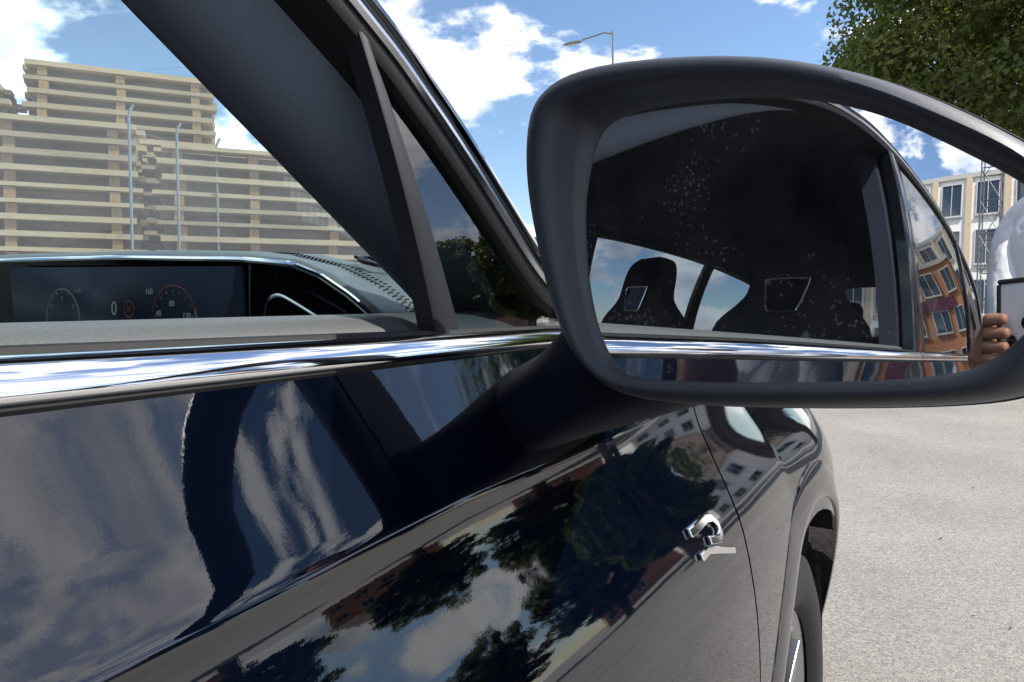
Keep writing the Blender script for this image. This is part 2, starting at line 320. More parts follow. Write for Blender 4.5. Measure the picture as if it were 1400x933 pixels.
# ================================================================== TIMBER YARD
WOOD = mat('weathered_plank', (.50, .355, .21), .8, 0, .2, noise=(3, 6, .3, .7), col2=(.64, .50, .34), band=(.6, 8, 8), bump=(40, .3, .004))
WOODG = mat('grey_plank', (.38, .275, .175), .85, 0, .2, noise=(3, 6, .3, .7), col2=(.50, .39, .27), band=(.6, 8, 8), bump=(40, .3, .004))
WOODB = mat('brown_bearer', (.33, .19, .09), .85, 0, .2, noise=(4, 5, .3, .7), col2=(.45, .28, .15), band=(6, 6, 1))
PACK = mat('shade_toned_wood', (.25, .20, .15), .9, 0, .2, noise=(6, 6, .3, .7), col2=(.36, .29, .22), band=(.3, 8, 14), bump=(40, .3, .004))  # darker copy of the plank wood, shade of the gaps put into its colour
plank_cache = {}
def plank_mesh(L, T, D, m, nm='plank'):
    key = (round(L, 2), round(T, 3), round(D, 3), m.name)
    if key not in plank_cache:
        o = MB().box((0, 0, 0), (L, D, T)).build(nm, m); plank_cache[key] = o.data; bpy.data.objects.remove(o)
    return plank_cache[key]
YARD = R_(34.0)   # the run of the stacks, measured from +Y towards +X
dirv = Vector((math.sin(YARD), math.cos(YARD), 0))
def timber_stack(loc, length, depth, layers, pitch, thick, m, uprights, label, z0=.12, seed=1, ragged=.09):
    rng = random.Random(seed); root = empty('timber_stack', loc, math.atan2(dirv.y, dirv.x)); tag(root, label, 'timber stack', 'timber stacks behind the wire fence')
    nd = max(1, int(depth / .4)); w = depth / nd - .02
    for k in range(layers):
        z = z0 + k * pitch + thick / 2
        for j in range(nd):
            me = plank_mesh(length, thick, w, m if rng.random() < .7 else (WOODG if m is WOOD else WOOD))
            o = bpy.data.objects.new('plank', me); link(o, root)
            o.location = (length / 2 + rng.uniform(-ragged, ragged), j * (depth / nd) + rng.uniform(-.05, .03), z + rng.uniform(-.008, .008)); o.rotation_euler = (0, rng.uniform(-.003, .003), rng.uniform(-.008, .008)); o.scale.z = rng.uniform(.75, 1.15)
    gap = pitch - thick
    me = plank_mesh(length - .1, gap - .01, depth - .3, PACK, 'packed_boards')
    for k in range(layers - 1):          # boards packed in between, set back from the face
        o = bpy.data.objects.new('packed_boards', me); link(o, root); o.location = (length / 2 + rng.uniform(-.05, .05), depth / 2 + rng.uniform(-.02, .06), z0 + k * pitch + thick + gap / 2)
    for ux in uprights:         # columns of bearer blocks between the layers
        me = plank_mesh(.16, gap - .004, depth * .96, WOODB, 'bearer')
        for k in range(layers):
            o = bpy.data.objects.new('bearer', me); link(o, root); o.location = (ux + rng.uniform(-.03, .03), depth / 2 - .19, z0 + k * pitch - gap / 2 if k else z0 / 2)
            if k == 0: o.scale.z = z0 / (gap - .004) * .98
    return root
def yard_pt(x, y, back=0.0):
    perp = Vector((-dirv.y, dirv.x, 0)); return Vector((x, y, 0)) + perp * back
P0 = Vector((-12.05, 7.95, 0))
def along(a, b): q = P0 + dirv * a + Vector((-dirv.y, dirv.x, 0)) * b; return (q.x, q.y, 0)
timber_stack(along(-4.3, .0), 4.1, 2.0, 16, .262, .085, WOOD, (.5, 2.2, 3.7), 'long pale plank stack on the left, lower than the one behind it', seed=2)
timber_stack(along(-2.2, 2.5), 3.35, 2.0, 22, .262, .095, WOODG, (.3, 1.6, 3.0), 'tallest plank stack, standing at the back against the sky', seed=3)
timber_stack(along(.05, .0), 5.4, 2.0, 15, .262, .085, WOOD, (.35, 1.6, 3.0, 4.6), 'plank stack on the right, nearest the windscreen pillar', seed=4)
timber_stack(along(-6.4, 2.5), 3.9, 2.0, 20, .262, .095, WOODG, (.5, 3.4), 'plank stack at the far left edge of the yard', seed=5)
timber_stack(along(6.0, .3), 4.0, 2.0, 10, .262, .085, WOODG, (.5, 2.0, 3.6), 'low plank stack at the far end of the yard behind the pillar', seed=6)
yw = empty('added_backing_wall', along(-12, 7.5), math.atan2(dirv.y, dirv.x)); tag(yw, 'added dark concrete panel wall behind the timber stacks, closing their bright gaps', 'wall')  # added wall, blocks the bright ground showing through the stack gaps
YW = mat('dark_concrete', (.12, .115, .105), .9, noise=(2, 5, .3, .7), col2=(.17, .16, .145))
for k in range(16): MB().box((k * 2.0 + .95, 0, 1.6), (1.92, .14, 3.2)).build('panel', YW, yw); MB().box((k * 2.0 + 1.96, -.03, 1.65), (.16, .22, 3.3)).build('post', YW, yw)
# wire fence in front of the stacks, turning a corner
POSTM = mat('pale_post', (.22, .24, .26), .6)
FC = Vector((-10.5, 6.55, 0)); FD = Vector((-.366, .9306, 0))
fence = empty('wire_fence', FC, math.atan2(FD.y, FD.x)); tag(fence, 'chain link fence on cranked grey posts in front of the timber', 'fence')
fpo = MB().tube([(0, 0, 0), (0, 0, 3.86), (.008, -.008, 3.93), (.025, -.025, 3.99), (.045, -.045, 4.04)], .021, 8).build('post', POSTM, fence)
for k in range(1, 5):
    c = fpo.copy(); COL.objects.link(c); c.parent = fence; c.location = (k * 1.15, 0, 0)
for k in range(1, 4):
    c = fpo.copy(); COL.objects.link(c); c.parent = fence; q = Matrix.Rotation(-math.atan2(FD.y, FD.x), 3, 'Z') @ (dirv * -2.9 * k); c.location = q
wv = []; we = []
L_, H_, pch = 4.6, 3.75, .06
wb = MB(); t_ = .0028
def wire(x0, z0, x1, z1):
    wb.add([(x0 - t_, 0, z0), (x0 + t_, .003, z0), (x1 + t_, .003, z1), (x1 - t_, 0, z1)], [(0, 1, 2, 3)])
n_ = int((L_ + H_) / pch)
for k in range(n_):
    s_ = k * pch
    x0, z0 = (s_ - H_, 0) if s_ > H_ else (0, H_ - s_); x1, z1 = (s_, H_) if s_ < L_ else (L_, H_ - (s_ - L_))
    wire(x0, z0, x1, z1); wire(x0, H_ - z0, x1, H_ - z1)
wo = wb.build('wire_mesh', GALV, fence); wo['kind'] = 'stuff'
for z in (.1, 1.8, 3.7): MB().tube([(0, 0, z), (L_, 0, z)], .004, 5).build('line_wire', GALV, fence)

# ================================================================== BUILDINGS
BUFF = mat('buff_brick', (.46, .36, .25), .85, 0, .2, noise=(26, 3, .3, .7), col2=(.58, .47, .34), bump=(60, .3, .005))
ORANGE = mat('orange_brick', (.36, .16, .085), .85, 0, .2, noise=(26, 3, .3, .7), col2=(.45, .22, .125), bump=(60, .3, .005))
REDB = mat('red_brick', (.27, .115, .075), .85, 0, .2, noise=(26, 3, .3, .7), col2=(.36, .17, .11), bump=(60, .3, .005))
RENDER = mat('white_render', (.66, .66, .64), .8, 0, .2, noise=(3, 4, .3, .7), col2=(.74, .74, .72))
CLAD = mat('grey_cladding', (.52, .54, .56), .5, 0, .3, noise=(.4, 3, .3, .7), col2=(.6, .62, .64))
DCLAD = mat('dark_cladding', (.02, .025, .032), .5, 0, .3)
WGL = mat('window_pane', (.02, .035, .05), .04, 0, .8); WFR = mat('window_frame', (.5, .5, .5), .5)
ROOFT = mat('roof_tile', (.11, .075, .06), .85, noise=(14, 3, .3, .7), col2=(.16, .11, .09))
def building(name, loc, rz, w, d, h, floors, bays, wall, label, flat=True, ww=1.3, wh=1.5, faces=(0,), pier=None):
    """local: front facade along x at y=0 looking to -y"""
    root = empty(name, loc, rz); tag(root, label, 'building')
    MB().box((w / 2, d / 2 + .01, h / 2), (w, d, h)).build('wall', wall, root)
    if flat: MB().box((w / 2, d / 2, h + .15), (w + .3, d + .3, .3)).build('parapet', mat('coping', (.4, .4, .38), .7), root)
    else:
        r = MB().prism([(-.3, -.4, h), (-.3, d + .4, h), (-.3, d / 2, h + d * .38)], (w + .6, 0, 0)).build('roof', ROOFT, root)
        MB().box((w * .8, d / 2, h + d * .38 + .3), (.7, .7, 1.4)).build('chimney', wall, r)
    fh = h / floors
    fm = MB()
    for (cx, cz, sx, sz) in ((0, wh / 2 + .03, ww + .12, .07), (0, -wh / 2 - .03, ww + .12, .07), (-ww / 2 - .03, 0, .07, wh), (ww / 2 + .03, 0, .07, wh), (0, 0, .05, wh)):
        fm.box((cx, -.05, cz), (sx, .12, sz))
    fo = fm.build('window', WFR, root); po = MB().box((0, -.01, 0), (ww, .05, wh)).build('pane', WGL, fo)
    so_ = MB().box((0, -.08, -wh / 2 - .1), (ww + .25, .2, .07)).build('sill', mat('coping', (.4, .4, .38), .7), fo)
    first = True
    for fl in range(floors):
        for b in range(bays):
            x = (b + .5) * w / bays; z = fl * fh + fh * .55
            c = fo if first else copy_tree(fo, root); first = False; c.location = (x, 0, z)
    if pier:
        for b in range(bays + 1):
            MB().box((min(max(b * w / bays, .25), w - .25), -.09, h / 2), (.5, .2, h)).build('pier', pier, root)
    return root
# apartment block behind the car (seen in the wing mirror)
A = building('apartment_block', (15.0, -30.0, 0), R_(180), 36, 12, 12.0, 4, 12, RENDER, 'pale apartment block with buff piers seen in the wing mirror', ww=1.7, wh=2.0, pier=BUFF)
B = building('brick_block', (16.5, -23.0, 0), R_(180), 15, 6, 8.0, 3, 7, ORANGE, 'low orange brick block beside the pale apartment block', ww=1.3, wh=1.5)
sg = MB().box((0, 0, 0), (5.5, .12, .8)).build('fascia_sign', mat('sign_maroon', (.10, .02, .05), .4), B); sg.location = (11, -.14, 5.35)
# brick houses in the distance on the right
for i, (x, y, r, m_, lb) in enumerate([(24, 50, 8, REDB, 'red brick house nearest the large tree'), (40, 42, -12, ORANGE, 'orange brick house right of the red brick house'), (46, 26, -38, REDB, 'red brick house furthest right behind the dark trees'), (9, 58, 4, RENDER, 'white rendered house behind the large tree'), (-9, 60, 2, REDB, 'red brick house hidden behind the wing mirror')]):
    building('brick_house' if m_ is not RENDER else 'rendered_house', (x, y, 0), R_(r), 8.5, 7.5, 5.6, 2, 3, m_, lb, flat=False, ww=1.4, wh=1.2)
# lattice mast (hoist tower) in front of the apartment block
MSTEEL = mat('dark_steel', (.10, .105, .115), .5, .6)
mast = empty('lattice_mast', (-3.3, -23.5, 0)); tag(mast, 'grey lattice hoist mast standing before the apartment block', 'mast')
for sx in (-.6, .6):
    for sy in (-.6, .6): MB().tube([(sx, sy, 0), (sx, sy, 14)], .05, 6).build('upright', MSTEEL, mast)
for k in range(9):
    z = .3 + k * 1.6; mb = MB()
    for a, b in (((-.6, -.6), (.6, -.6)), ((.6, -.6), (.6, .6)), ((.6, .6), (-.6, .6)), ((-.6, .6), (-.6, -.6))):
        mb.tube([(*a, z), (*b, z)], .03, 5); mb.tube([(*a, z), (*b, z + 1.6)], .025, 5)
    mb.build('lattice', MSTEEL, mast)

# ================================================================== CAR
XC = -1.165
CAR = empty('parked_car', (XC, -.3, 0)); tag(CAR, 'glossy navy blue car with its driver window open and chrome belt strip', 'car')
CINV = Matrix.Translation((-XC, .3, 0))
def part(mb, name, m, parent=None, **k):
    o = mb.build(name, m, parent if parent is not None else CAR, **k)
    if parent is None: o.matrix_parent_inverse = CINV
    return o
def mx(p): return (2 * XC - p[0], p[1], p[2])
FAX, RAX, AXZ, ARCH = 1.26, -1.68, .38, .475
# side profile: surface tilt (degrees, + looks up) against height, integrated from the crease
ZCR = 1.071
TZ = [.30, .36, .45, .62, .76, .86, .92, .962, .99, 1.02, 1.04, 1.056, 1.0685, 1.0711, 1.0745, 1.085, 1.11, 1.145, 1.16]
TT = [-55, -28, -12, -4, 0, 5, 11, 20, 27, 28, 22, 14, 6, 16, 37, 38.5, 34, 29, 28]
_zz = np.linspace(.30, 1.16, 861); _tt = np.interp(_zz, TZ, TT); _dx = -np.tan(np.radians(_tt)) * (_zz[1] - _zz[0]); _xx = np.cumsum(_dx)
_xx = _xx - np.interp(ZCR, _zz, _xx)
def plan(Y, z):
    w = min(1.0, max(0.0, (z - .95) / .2))
    a = max(0.0, Y - .12); top = -.010 * min(1.0, a / .42) ** 1.6 - .07 * max(0.0, Y - .54)
    r = max(0.0, -.9 - Y); top -= .035 * r * r
    full = -.026 * min(1.0, max(0.0, (Y - .45) / .65)) ** 1.4
    if Y > 1.35: full -= .22 * ((Y - 1.35) / .85) ** 2.2
    if Y < -1.95: full -= .16 * ((-1.95 - Y) / .8) ** 2
    return w * top + full
def zdrop(Y):
    if Y > .7: return .135 * ((Y - .7) / 1.4) ** 1.5
    return 0.0
def zshift(Y, z):      # the crease falls a little towards the rear and the whole flank falls towards the nose
    w = min(1.0, max(0.0, (z - .7) / .25)); r = min(.03, .05 * max(0.0, .33 - Y)) * min(1.0, max(0.0, (1.142 - z) / .06))
    return (zdrop(Y) + r) * w
def XS(Y, z):
    k = z + zshift(Y, z)
    return -.226 + float(np.interp(k, _zz, _xx)) + plan(Y, z)
def XB(Y): return XS(min(Y, .8), 1.145) - .010
def XW(Y, z):
    h = max(0.0, z - 1.16); return XB(Y) - .07 * h - .40 * h * h
ZROWS = [1.142, 1.13, 1.115, 1.10, 1.088, 1.08, 1.075, 1.0725, 1.071, 1.0695, 1.067, 1.063, 1.058, 1.05, 1.04, 1.03, 1.02, 1.01, 1.0, .985, .97, .955, .94, .925, .91]
def zlow(Y):
    z = .33
    for ax in (FAX, RAX):
        d = abs(Y - ax)
        if d < ARCH: z = max(z, AXZ + math.sqrt(ARCH * ARCH - d * d))
    return z
def side_panel(name, yr, yf, ncol, top=None, ret=(True, True), flip=False, parent=None):
    cols = [i / ncol for i in range(ncol + 1)]; rows = []
    def zl(s, j):
        pass
    nlow = 16; P = []
    for ci, s in enumerate(cols):
        col = []
        ymid = lerp(yr(.8), yf(.8), s); zlo = zlow(ymid)
        zs = [z for z in ZROWS] ; zb = ZROWS[-1]
        low = [lerp(zb, min(zlo, zb - .004), (k + 1) / nlow) for k in range(nlow)]
        for z in zs + low:
            zz = z
            if top is not None and z > ZCR:
                pass
            Y = lerp(yr(z), yf(z), s)
            zd = z - zshift(Y, z)
            col.append((XS(Y, zd), Y, zd))
        P.append(col)
    def inset(col, dy): return [(p[0] - .014, p[1] + dy, p[2]) for p in col]
    if ret[0]: P = [inset(P[0], .001)] + P
    if ret[1]: P = P + [inset(P[-1], -.001)]
    P = [[(c[-1][0] - .03, c[-1][1], c[-1][2])] + list(reversed(c)) for c in P]
    if flip: P = [[mx(p) for p in c] for c in P]
    return part(MB().grid(P), name, PAINT, parent, angle=28)
GF = lambda z: float(np.interp(z, [.33, .74, .83, .88, .93, .965, 1.0, 1.03, 1.06, 1.16], [.80, .792, .786, .779, .773, .775, .79, .807, .82, .82]))
GB = lambda z: -.50 - .02 * (1.1 - z)
GR = lambda z: float(np.interp(z, [.33, .7, .95, 1.16], [-1.10, -1.13, -1.32, -1.38]))
g_ = .0028
for fl in (False, True):
    sd_ = 'left' if fl else 'right'
    d1 = side_panel('front_door', lambda z: GB(z) + g_, lambda z: GF(z) - g_, 70, flip=fl)
    if not fl: DOOR = d1
    fe = side_panel('front_fender', lambda z: GF(z) + g_, lambda z: 2.12, 76, flip=fl)
    rd = side_panel('rear_door', lambda z: GR(z) + g_, lambda z: GB(z) - g_, 40, flip=fl)
    rq = side_panel('rear_quarter', lambda z: -2.70, lambda z: GR(z) - g_, 60, flip=fl)
# dark body structure behind the panel gaps
sh = MB()
for fl in (False, True):
    P = []
    for Y in np.linspace(-2.6, 2.0, 60):
        zt = 1.12 - zdrop(Y); P.append([(XS(Y, z_) - .022, Y, z_) for z_ in (zt, zt - .06, zt - .12, max(zlow(Y) + .02, .75), zlow(Y) + .01)])
    if fl: P = [[mx(p) for p in c] for c in P]
    sh.grid(P)
part(sh, 'body_structure', TRIM)
# underbody and inner arches
part(MB().box((XC, -.25, .36), (1.62, 4.5, .16)), 'underbody', TRIM)

# hood, nose, tailgate
def cross_row(Y, xr, z, crown, n=14):
    row = []
    for k in range(n + 1):
        t = k / n; x = lerp(xr, 2 * XC - xr, t); row.append((x, Y, z + crown * (1 - (2 * t - 1) ** 4)))
    return row
P = [];
for Y in np.linspace(.74, 2.12, 24):
    zt = 1.142 - zdrop(Y) - .0; row = cross_row(Y, XS(Y, zt) - .004, zt + .001, .045); k_ = ((Y - .74) / 1.38) ** 2
    P.append([(p[0], p[1] + .165 * k_ * (1 - (2 * i_ / 14 - 1) ** 2), p[2] - .03 * max(0, k_ - .8) / .2) for i_, p in enumerate(row)])
part(MB().grid(P), 'bonnet', PAINT, angle=40)
P = []
for k, (dy, z) in enumerate([(-.03, .985), (.02, .965), (.06, .93), (.10, .86), (.11, .72), (.12, .55), (.08, .36), (-.1, .30)]):
    row = []
    for j in range(21):
        t = j / 20; e = XS(2.1, min(z + .02, .95)) ; x = lerp(e, 2 * XC - e, t); row.append((x, 2.11 + dy + .16 * (1 - (2 * t - 1) ** 2) - (.0), z + (.04 if z > .95 else .02) * (1 - (2 * t - 1) ** 4)))
    P.append(row)
part(MB().grid(P), 'front_bumper', PAINT, angle=40)
gr = part(MB().box((XC, 2.375, .80), (.95, .03, .17)), 'grille', GLOSSB)
for k in range(4): part(MB().box((XC, 2.395, .74 + k * .04), (.94, .012, .010)), 'grille_bar', CHROME, gr)
for sgn in (1, -1): part(MB().lathe([(-.02, .0), (0, .085), (.03, .08), (.045, .0)], 20, 'Y', (XC + sgn * .66, 2.27, .84)), 'headlight', mat('lamp_clear', (.7, .72, .75), .05, .6))
P = []
for (Y, z) in [(-2.70, .45), (-2.76, .6), (-2.74, .85), (-2.70, 1.10)]:
    e = XS(-2.69, max(z, .5)); P.append([(lerp(e, 2 * XC - e, j / 16), Y - .08 * (1 - (2 * j / 16 - 1) ** 2), z) for j in range(17)])
part(MB().grid(P), 'tailgate', PAINT, angle=40)
for sgn in (1, -1): part(MB().box((XC + sgn * .72, -2.74, .98), (.34, .06, .12)), 'tail_lamp', mat('tail_red', (.4, .01, .01), .15), bevel=.01)

# ---- side glass line (DLO) and roof rail, as curves in (Y, z)
DLO = [(.66, 1.165), (.60, 1.168), (.526, 1.196), (.402, 1.297), (.345, 1.340), (.20, 1.428), (.02, 1.515), (-.20, 1.580), (-.50, 1.612), (-.90, 1.618), (-1.35, 1.595), (-1.75, 1.535), (-2.0, 1.46), (-2.14, 1.37), (-2.16, 1.28), (-2.05, 1.20), (-1.95, 1.166)]
DC = smooth_curve(DLO, 160)
def frame_norms(C):
    out = []
    for i in range(len(C)):
        a = C[max(i - 1, 0)]; b = C[min(i + 1, len(C) - 1)]; t = (b - a) / np.linalg.norm(b - a); out.append(np.array([t[1], -t[0]]) * -1)
    return out
DN = [-n for n in frame_norms(DC)]
if DN[60][1] < 0: DN = [-n for n in DN]
def off_pt(i, o, proud=0.0, zclamp=1.150):
    Y, z = DC[i] + DN[i] * o; z = max(z, zclamp)
    return (XW(Y, z) + proud, Y, z)
def sweep(prof, i0=0, i1=160, flip=False):
    P = [[off_pt(i, o, p) for o, p in prof] for i in range(i0, i1)]
    if flip: P = [[mx(q) for q in r] for r in P]
    return MB().grid(P)
for fl in (False, True):
    fr = part(sweep([(-.004, -.05), (-.003, -.012), (-.001, -.002), (.003, .001), (.009, .002), (.0105, -.004)], flip=fl), 'window_seal', RUBBER)
    part(sweep([(.0090, -.006), (.0100, .004), (.0125, .0068), (.0155, .0068), (.0185, .004), (.0195, -.006)], flip=fl), 'window_chrome', SATIN)
    part(sweep([(.0185, -.004), (.020, -.012), (.025, -.013), (.0265, -.004)], flip=fl), 'drip_groove', TRIM)
    part(sweep([(.0258, -.014), (.0268, -.002), (.0315, .003), (.038, .001), (.045, -.007), (.051, -.020), (.054, -.038), (.048, -.065)], flip=fl), 'roof_rail', PAINT, angle=60)
# roof skin and headliner
i_h = [i for i in range(160) if -2.05 < DC[i][0] < .02 and DC[i][1] > 1.4]
def roof_grid(dz, inset, n=16):
    P = []
    for i in i_h[::2]:
        p = off_pt(i, .046, -.05 - inset); row = []
        for k in range(n + 1):
            t = k / n; row.append((lerp(p[0], 2 * XC - p[0], t), p[1] , p[2] + dz + .055 * (1 - abs(2 * t - 1) ** 2.4)))
        P.append(row)
    return MB().grid(P)
part(roof_grid(.004, 0.0), 'roof', PAINT, angle=50)
part(roof_grid(-.035, -.012), 'headliner', HEADL, angle=50)
# rear screen and D pillars
pr = off_pt(i_h[-1], .046, -.05)
P = []
for t in np.linspace(0, 1, 8):
    zz = lerp(pr[2] + .0, 1.10, t); yy = lerp(pr[1], -2.72, t ** .8); xr = lerp(pr[0], XS(-2.69, 1.1), t)
    P.append([(lerp(xr, 2 * XC - xr, k / 12), yy - .05 * (1 - (2 * k / 12 - 1) ** 2), zz + .055 * (1 - t) * (1 - abs(2 * k / 12 - 1) ** 2.4)) for k in range(13)])
part(MB().grid([r[2:11] for r in P]), 'rear_screen', DARKGLASS)
for sl_ in (slice(0, 3), slice(10, 13)): part(MB().grid([r[sl_] for r in P]), 'rear_pillar', PAINT, solid=.02)
for fl in (False, True):   # body between the glass line and the rear pillar
    P = []
    for i in range(125, 160):
        p = off_pt(i, .02, -.006); t = (i - 125) / 34; q = (lerp(pr[0], XS(-2.69, 1.1), t), lerp(pr[1], -2.72, t ** .8), lerp(pr[2], 1.10, t)); P.append([p, tuple(lerp(p[k], q[k], .5) + (.012 if k == 0 else 0) for k in range(3)), q])
    P.append([(XS(-1.95, 1.145), -1.95, 1.145), (XS(-2.3, 1.14), -2.3, 1.14), (XS(-2.69, 1.10), -2.70, 1.10)])
    if fl: P = [[mx(p) for p in r] for r in P]
    part(MB().grid(P), 'rear_side_panel', PAINT, angle=50)

# belt strip: chrome, black line above and below
def belt_pts(prof, Y0, Y1, n, flip=False):
    P = []
    for Y in np.linspace(Y0, Y1, n):
        xb = XS(Y, 1.142)
        k = interp(Y, [.1, .55, .72], [1.0, .72, .45])
        P.append([(xb + dx * (1.0), Y, 1.142 + (dz) * k) for dx, dz in prof])
    if flip: P = [[mx(p) for p in r] for r in P]
    return MB().grid(P)
CH = [(-.004, .0015), (.0012, .0018), (.0032, .0040), (.0030, .0065), (.0012, .0100), (-.0020, .0140), (-.0062, .0175), (-.0095, .0192), (-.0118, .0190), (-.013, .017)]
for fl in (False, True):
    for (a, b) in ((GB(1.14) + .0025, .715), (GR(1.14) + .0025, GB(1.14) - .0025), (-2.02, GR(1.14) - .0025)):
        c = part(belt_pts(CH, a, b, 60, fl), 'belt_strip', CHROME, angle=80)
    part(belt_pts([(-.012, .004), (.001, .0028), (.0016, .0005), (.0006, -.0015), (-.004, -.002)], -2.02, .715, 90, fl), 'lower_seal', RUBBER)
    part(belt_pts([(-.0105, .018), (-.013, .0215), (-.017, .0222), (-.021, .018), (-.022, .005)], -2.02, .70, 90, fl), 'upper_seal', RUBBER)

# door cards (inner sill pad), each side front and rear
def pad(Y0, Y1, n, flip):
    P = []
    for Y in np.linspace(Y0, Y1, n):
        x = XB(Y) + .002; P.append([(x + dx, Y, 1.142 + dz) for dx, dz in [(-.020, .000), (-.023, .0125), (-.028, .0195), (-.038, .0255), (-.052, .0285), (-.068, .027), (-.082, .020), (-.09, .006), (-.094, -.03), (-.10, -.25), (-.105, -.6)]])
    if flip: P = [[mx(p) for p in r] for r in P]
    return MB().grid(P)
for fl in (False, True):
    part(pad(-.5, .60, 40, fl), 'door_card', LEATHER, angle=60)
    part(pad(-1.95, -.515, 40, fl), 'rear_door_card', LEATHER, angle=60)

# quarter window: divider bar and glass (both sides), B and C pillars, panes
def on_glass(Y, z, p=0.0): return (XW(Y, z) + p, Y, z)
def dlo_z(Y):
    up = [(c[0], c[1]) for c in DC[:125]]; return float(np.interp(Y, [u[0] for u in reversed(up)], [u[1] for u in reversed(up)]))
def pillar(ya0, ya1, yb0, yb1, m1, name, flip, p0=-.03, p1=.001, step=None):
    """band on the glass plane: bottom from ya0 to ya1, top from yb0 to yb1"""
    P = []
    for t in np.linspace(0, 1, 14):
        yl, yh = lerp(ya0, yb0, t), lerp(ya1, yb1, t); zl, zh = lerp(1.155, dlo_z(yb0) + .004, t), lerp(1.155, dlo_z(yb1) + .004, t)
        zm = lerp(zl, zh, .45); ym = lerp(yl, yh, .45)
        r = [on_glass(yl, zl, p0), on_glass(yl, zl, p1 - .001), on_glass(yl + .002, zl, p1)]
        if step: r += [on_glass(ym, zm, p1), on_glass(ym + .001, zm, p1 - step), on_glass(yh, zh, p1 - step), on_glass(yh, zh, p0)]
        else: r += [on_glass(yh - .002, zh, p1), on_glass(yh, zh, p1 - .001), on_glass(yh, zh, p0)]
        P.append(r)
    if flip: P = [[mx(p) for p in r] for r in P]
    return part(MB().grid(P), name, m1, angle=30)
def pane(Y0, Y1, name, m, flip, Yt0=None, Yt1=None, p=-.008):
    P = []
    for s in np.linspace(0, 1, 16):
        yb = lerp(Y0, Y1, s); yt = lerp(Yt0 if Yt0 is not None else Y0, Yt1 if Yt1 is not None else Y1, s); zt = dlo_z(yt) + .002
        P.append([on_glass(lerp(yb, yt, t), lerp(1.15, zt, t), p) for t in np.linspace(0, 1, 8)])
    if flip: P = [[mx(q) for q in r] for r in P]
    return part(MB().grid(P), name, m, angle=60)
for fl in (False, True):
    pillar(.388, .422, .344, .360, mat('divider_black', (.012, .014, .019), .5, 0, .4), 'quarter_divider', fl, p0=-.014, step=.005)
    pane(.418, .60, 'quarter_window', SIDEGLASS, fl, .37, .58)
    pillar(-.56, -.455, -.54, -.47, GLOSSB, 'centre_pillar', fl)
    pillar(-1.40, -1.33, -1.46, -1.40, GLOSSB, 'rear_door_pillar', fl)
    if fl: pane(-.46, .40, 'front_window', FARGLASS, fl, -.47, .356)
    pane(-1.335, -.55, 'rear_window', DARKGLASS, fl, -1.40, -.54)
    pane(-1.95, -1.39, 'rear_quarter_window', DARKGLASS, fl, -1.92, -1.45)
    # inner pillar trim
    pillar(-.60, -.455, -.58, -.455, CABIN, 'centre_pillar_trim', fl, -.10, -.045)

# inner A pillar trim
def inner_edge(z): return (-.42, interp(z, [1.10, 1.186, 1.353, 1.56, 1.62], [.64, .516, .259, -.045, -.10]), z)
for fl in (False, True):
    P = []
    for t in np.linspace(0, 1, 40):
        z = lerp(1.13, 1.60, t); e = inner_edge(z)
        k = int(np.argmin([abs(c[1] - z) + (0 if c[0] > -.4 else 9) for c in DC[:80]])); o = off_pt(k, .002, -.03)
        if z < 1.18: o = (XW(.60, z) - .03, lerp(.66, .575, (z - 1.13) / .05), z)
        r = []
        for s in np.linspace(0, 1, 12):
            b = math.sin(math.pi * s) * .022
            r.append((lerp(o[0], e[0], s) + .2 * b, lerp(o[1], e[1], s) - b, lerp(o[2], e[2], s) - .25 * b))
        r.append((e[0] - .004, e[1] + .012, e[2])); r.append((e[0] + .03, e[1] + .06, e[2] + .01)); P.append(r)
    if fl: P = [[mx(p) for p in r] for r in P]
    AP = part(MB().grid(P), 'pillar_trim', CLOTH, angle=60)

# windscreen
def ws_edge(t):
    z = lerp(1.12, 1.615, t); Y = interp(z, [1.12, 1.196, 1.297, 1.43, 1.515, 1.58, 1.615], [.70, .585, .455, .255, .085, -.09, -.19]); return (XW(Y, z) - .045, Y, z)
P = []
for t in np.linspace(0, 1, 20):
    e = ws_edge(t); row = []
    for k in range(25):
        s = k / 24; q = 1 - (2 * s - 1) ** 2; row.append((lerp(e[0], 2 * XC - e[0], s), e[1] + .20 * q * (1 - .55 * t) + .03 * min(1, q * 5), e[2] + .03 * q + .012))
    P.append(row)
WS = part(MB().grid(P), 'windscreen', WSCREEN, angle=80)

# ---- dashboard: rows across X; chrome edge line and stitched leather roll
CHX = [(-1.93, 1.165), (-1.75, 1.200), (-1.45, 1.215), (-1.02, 1.228), (-.75, 1.224), (-.568, 1.217), (-.501, 1.211), (-.466, 1.200), (-.433, 1.183), (-.413, 1.170), (-.395, 1.150)]
STX = [(-1.93, 1.17), (-1.75, 1.21), (-1.45, 1.23), (-1.167, 1.241), (-.69, 1.2305), (-.577, 1.2245), (-.508, 1.2105), (-.462, 1.193), (-.432, 1.176), (-.41, 1.160), (-.395, 1.150)]
def cz(x): return interp(x, [p[0] for p in CHX], [p[1] for p in CHX])
def sz(x): return interp(x, [p[0] for p in STX], [p[1] for p in STX])
xs = list(np.linspace(-1.93, -.60, 30)) + list(np.linspace(-.585, -.395, 34))
P = []
for x in xs:
    a, b = cz(x), sz(x)
    P.append([(x, .462, a + .001), (x, .466, a + .0045), (x, .478, a + lerp(0, b - a, .45) + .004), (x, .50, lerp(a, b, .75) + .004), (x, .522, b + .001), (x, .530, b), (x, .534, b - .0015), (x, .538, b + .0008), (x, .57, b + .003), (x, .62, b - .006), (x, .72, b - .045), (x, .90, 1.10)])
DASH = part(MB().grid(P), 'dashboard', LEATHER, angle=60)
part(MB().tube([(x, .459, cz(x)) for x in xs], .0028, 8), 'dash_chrome_line', CHROME, DASH)
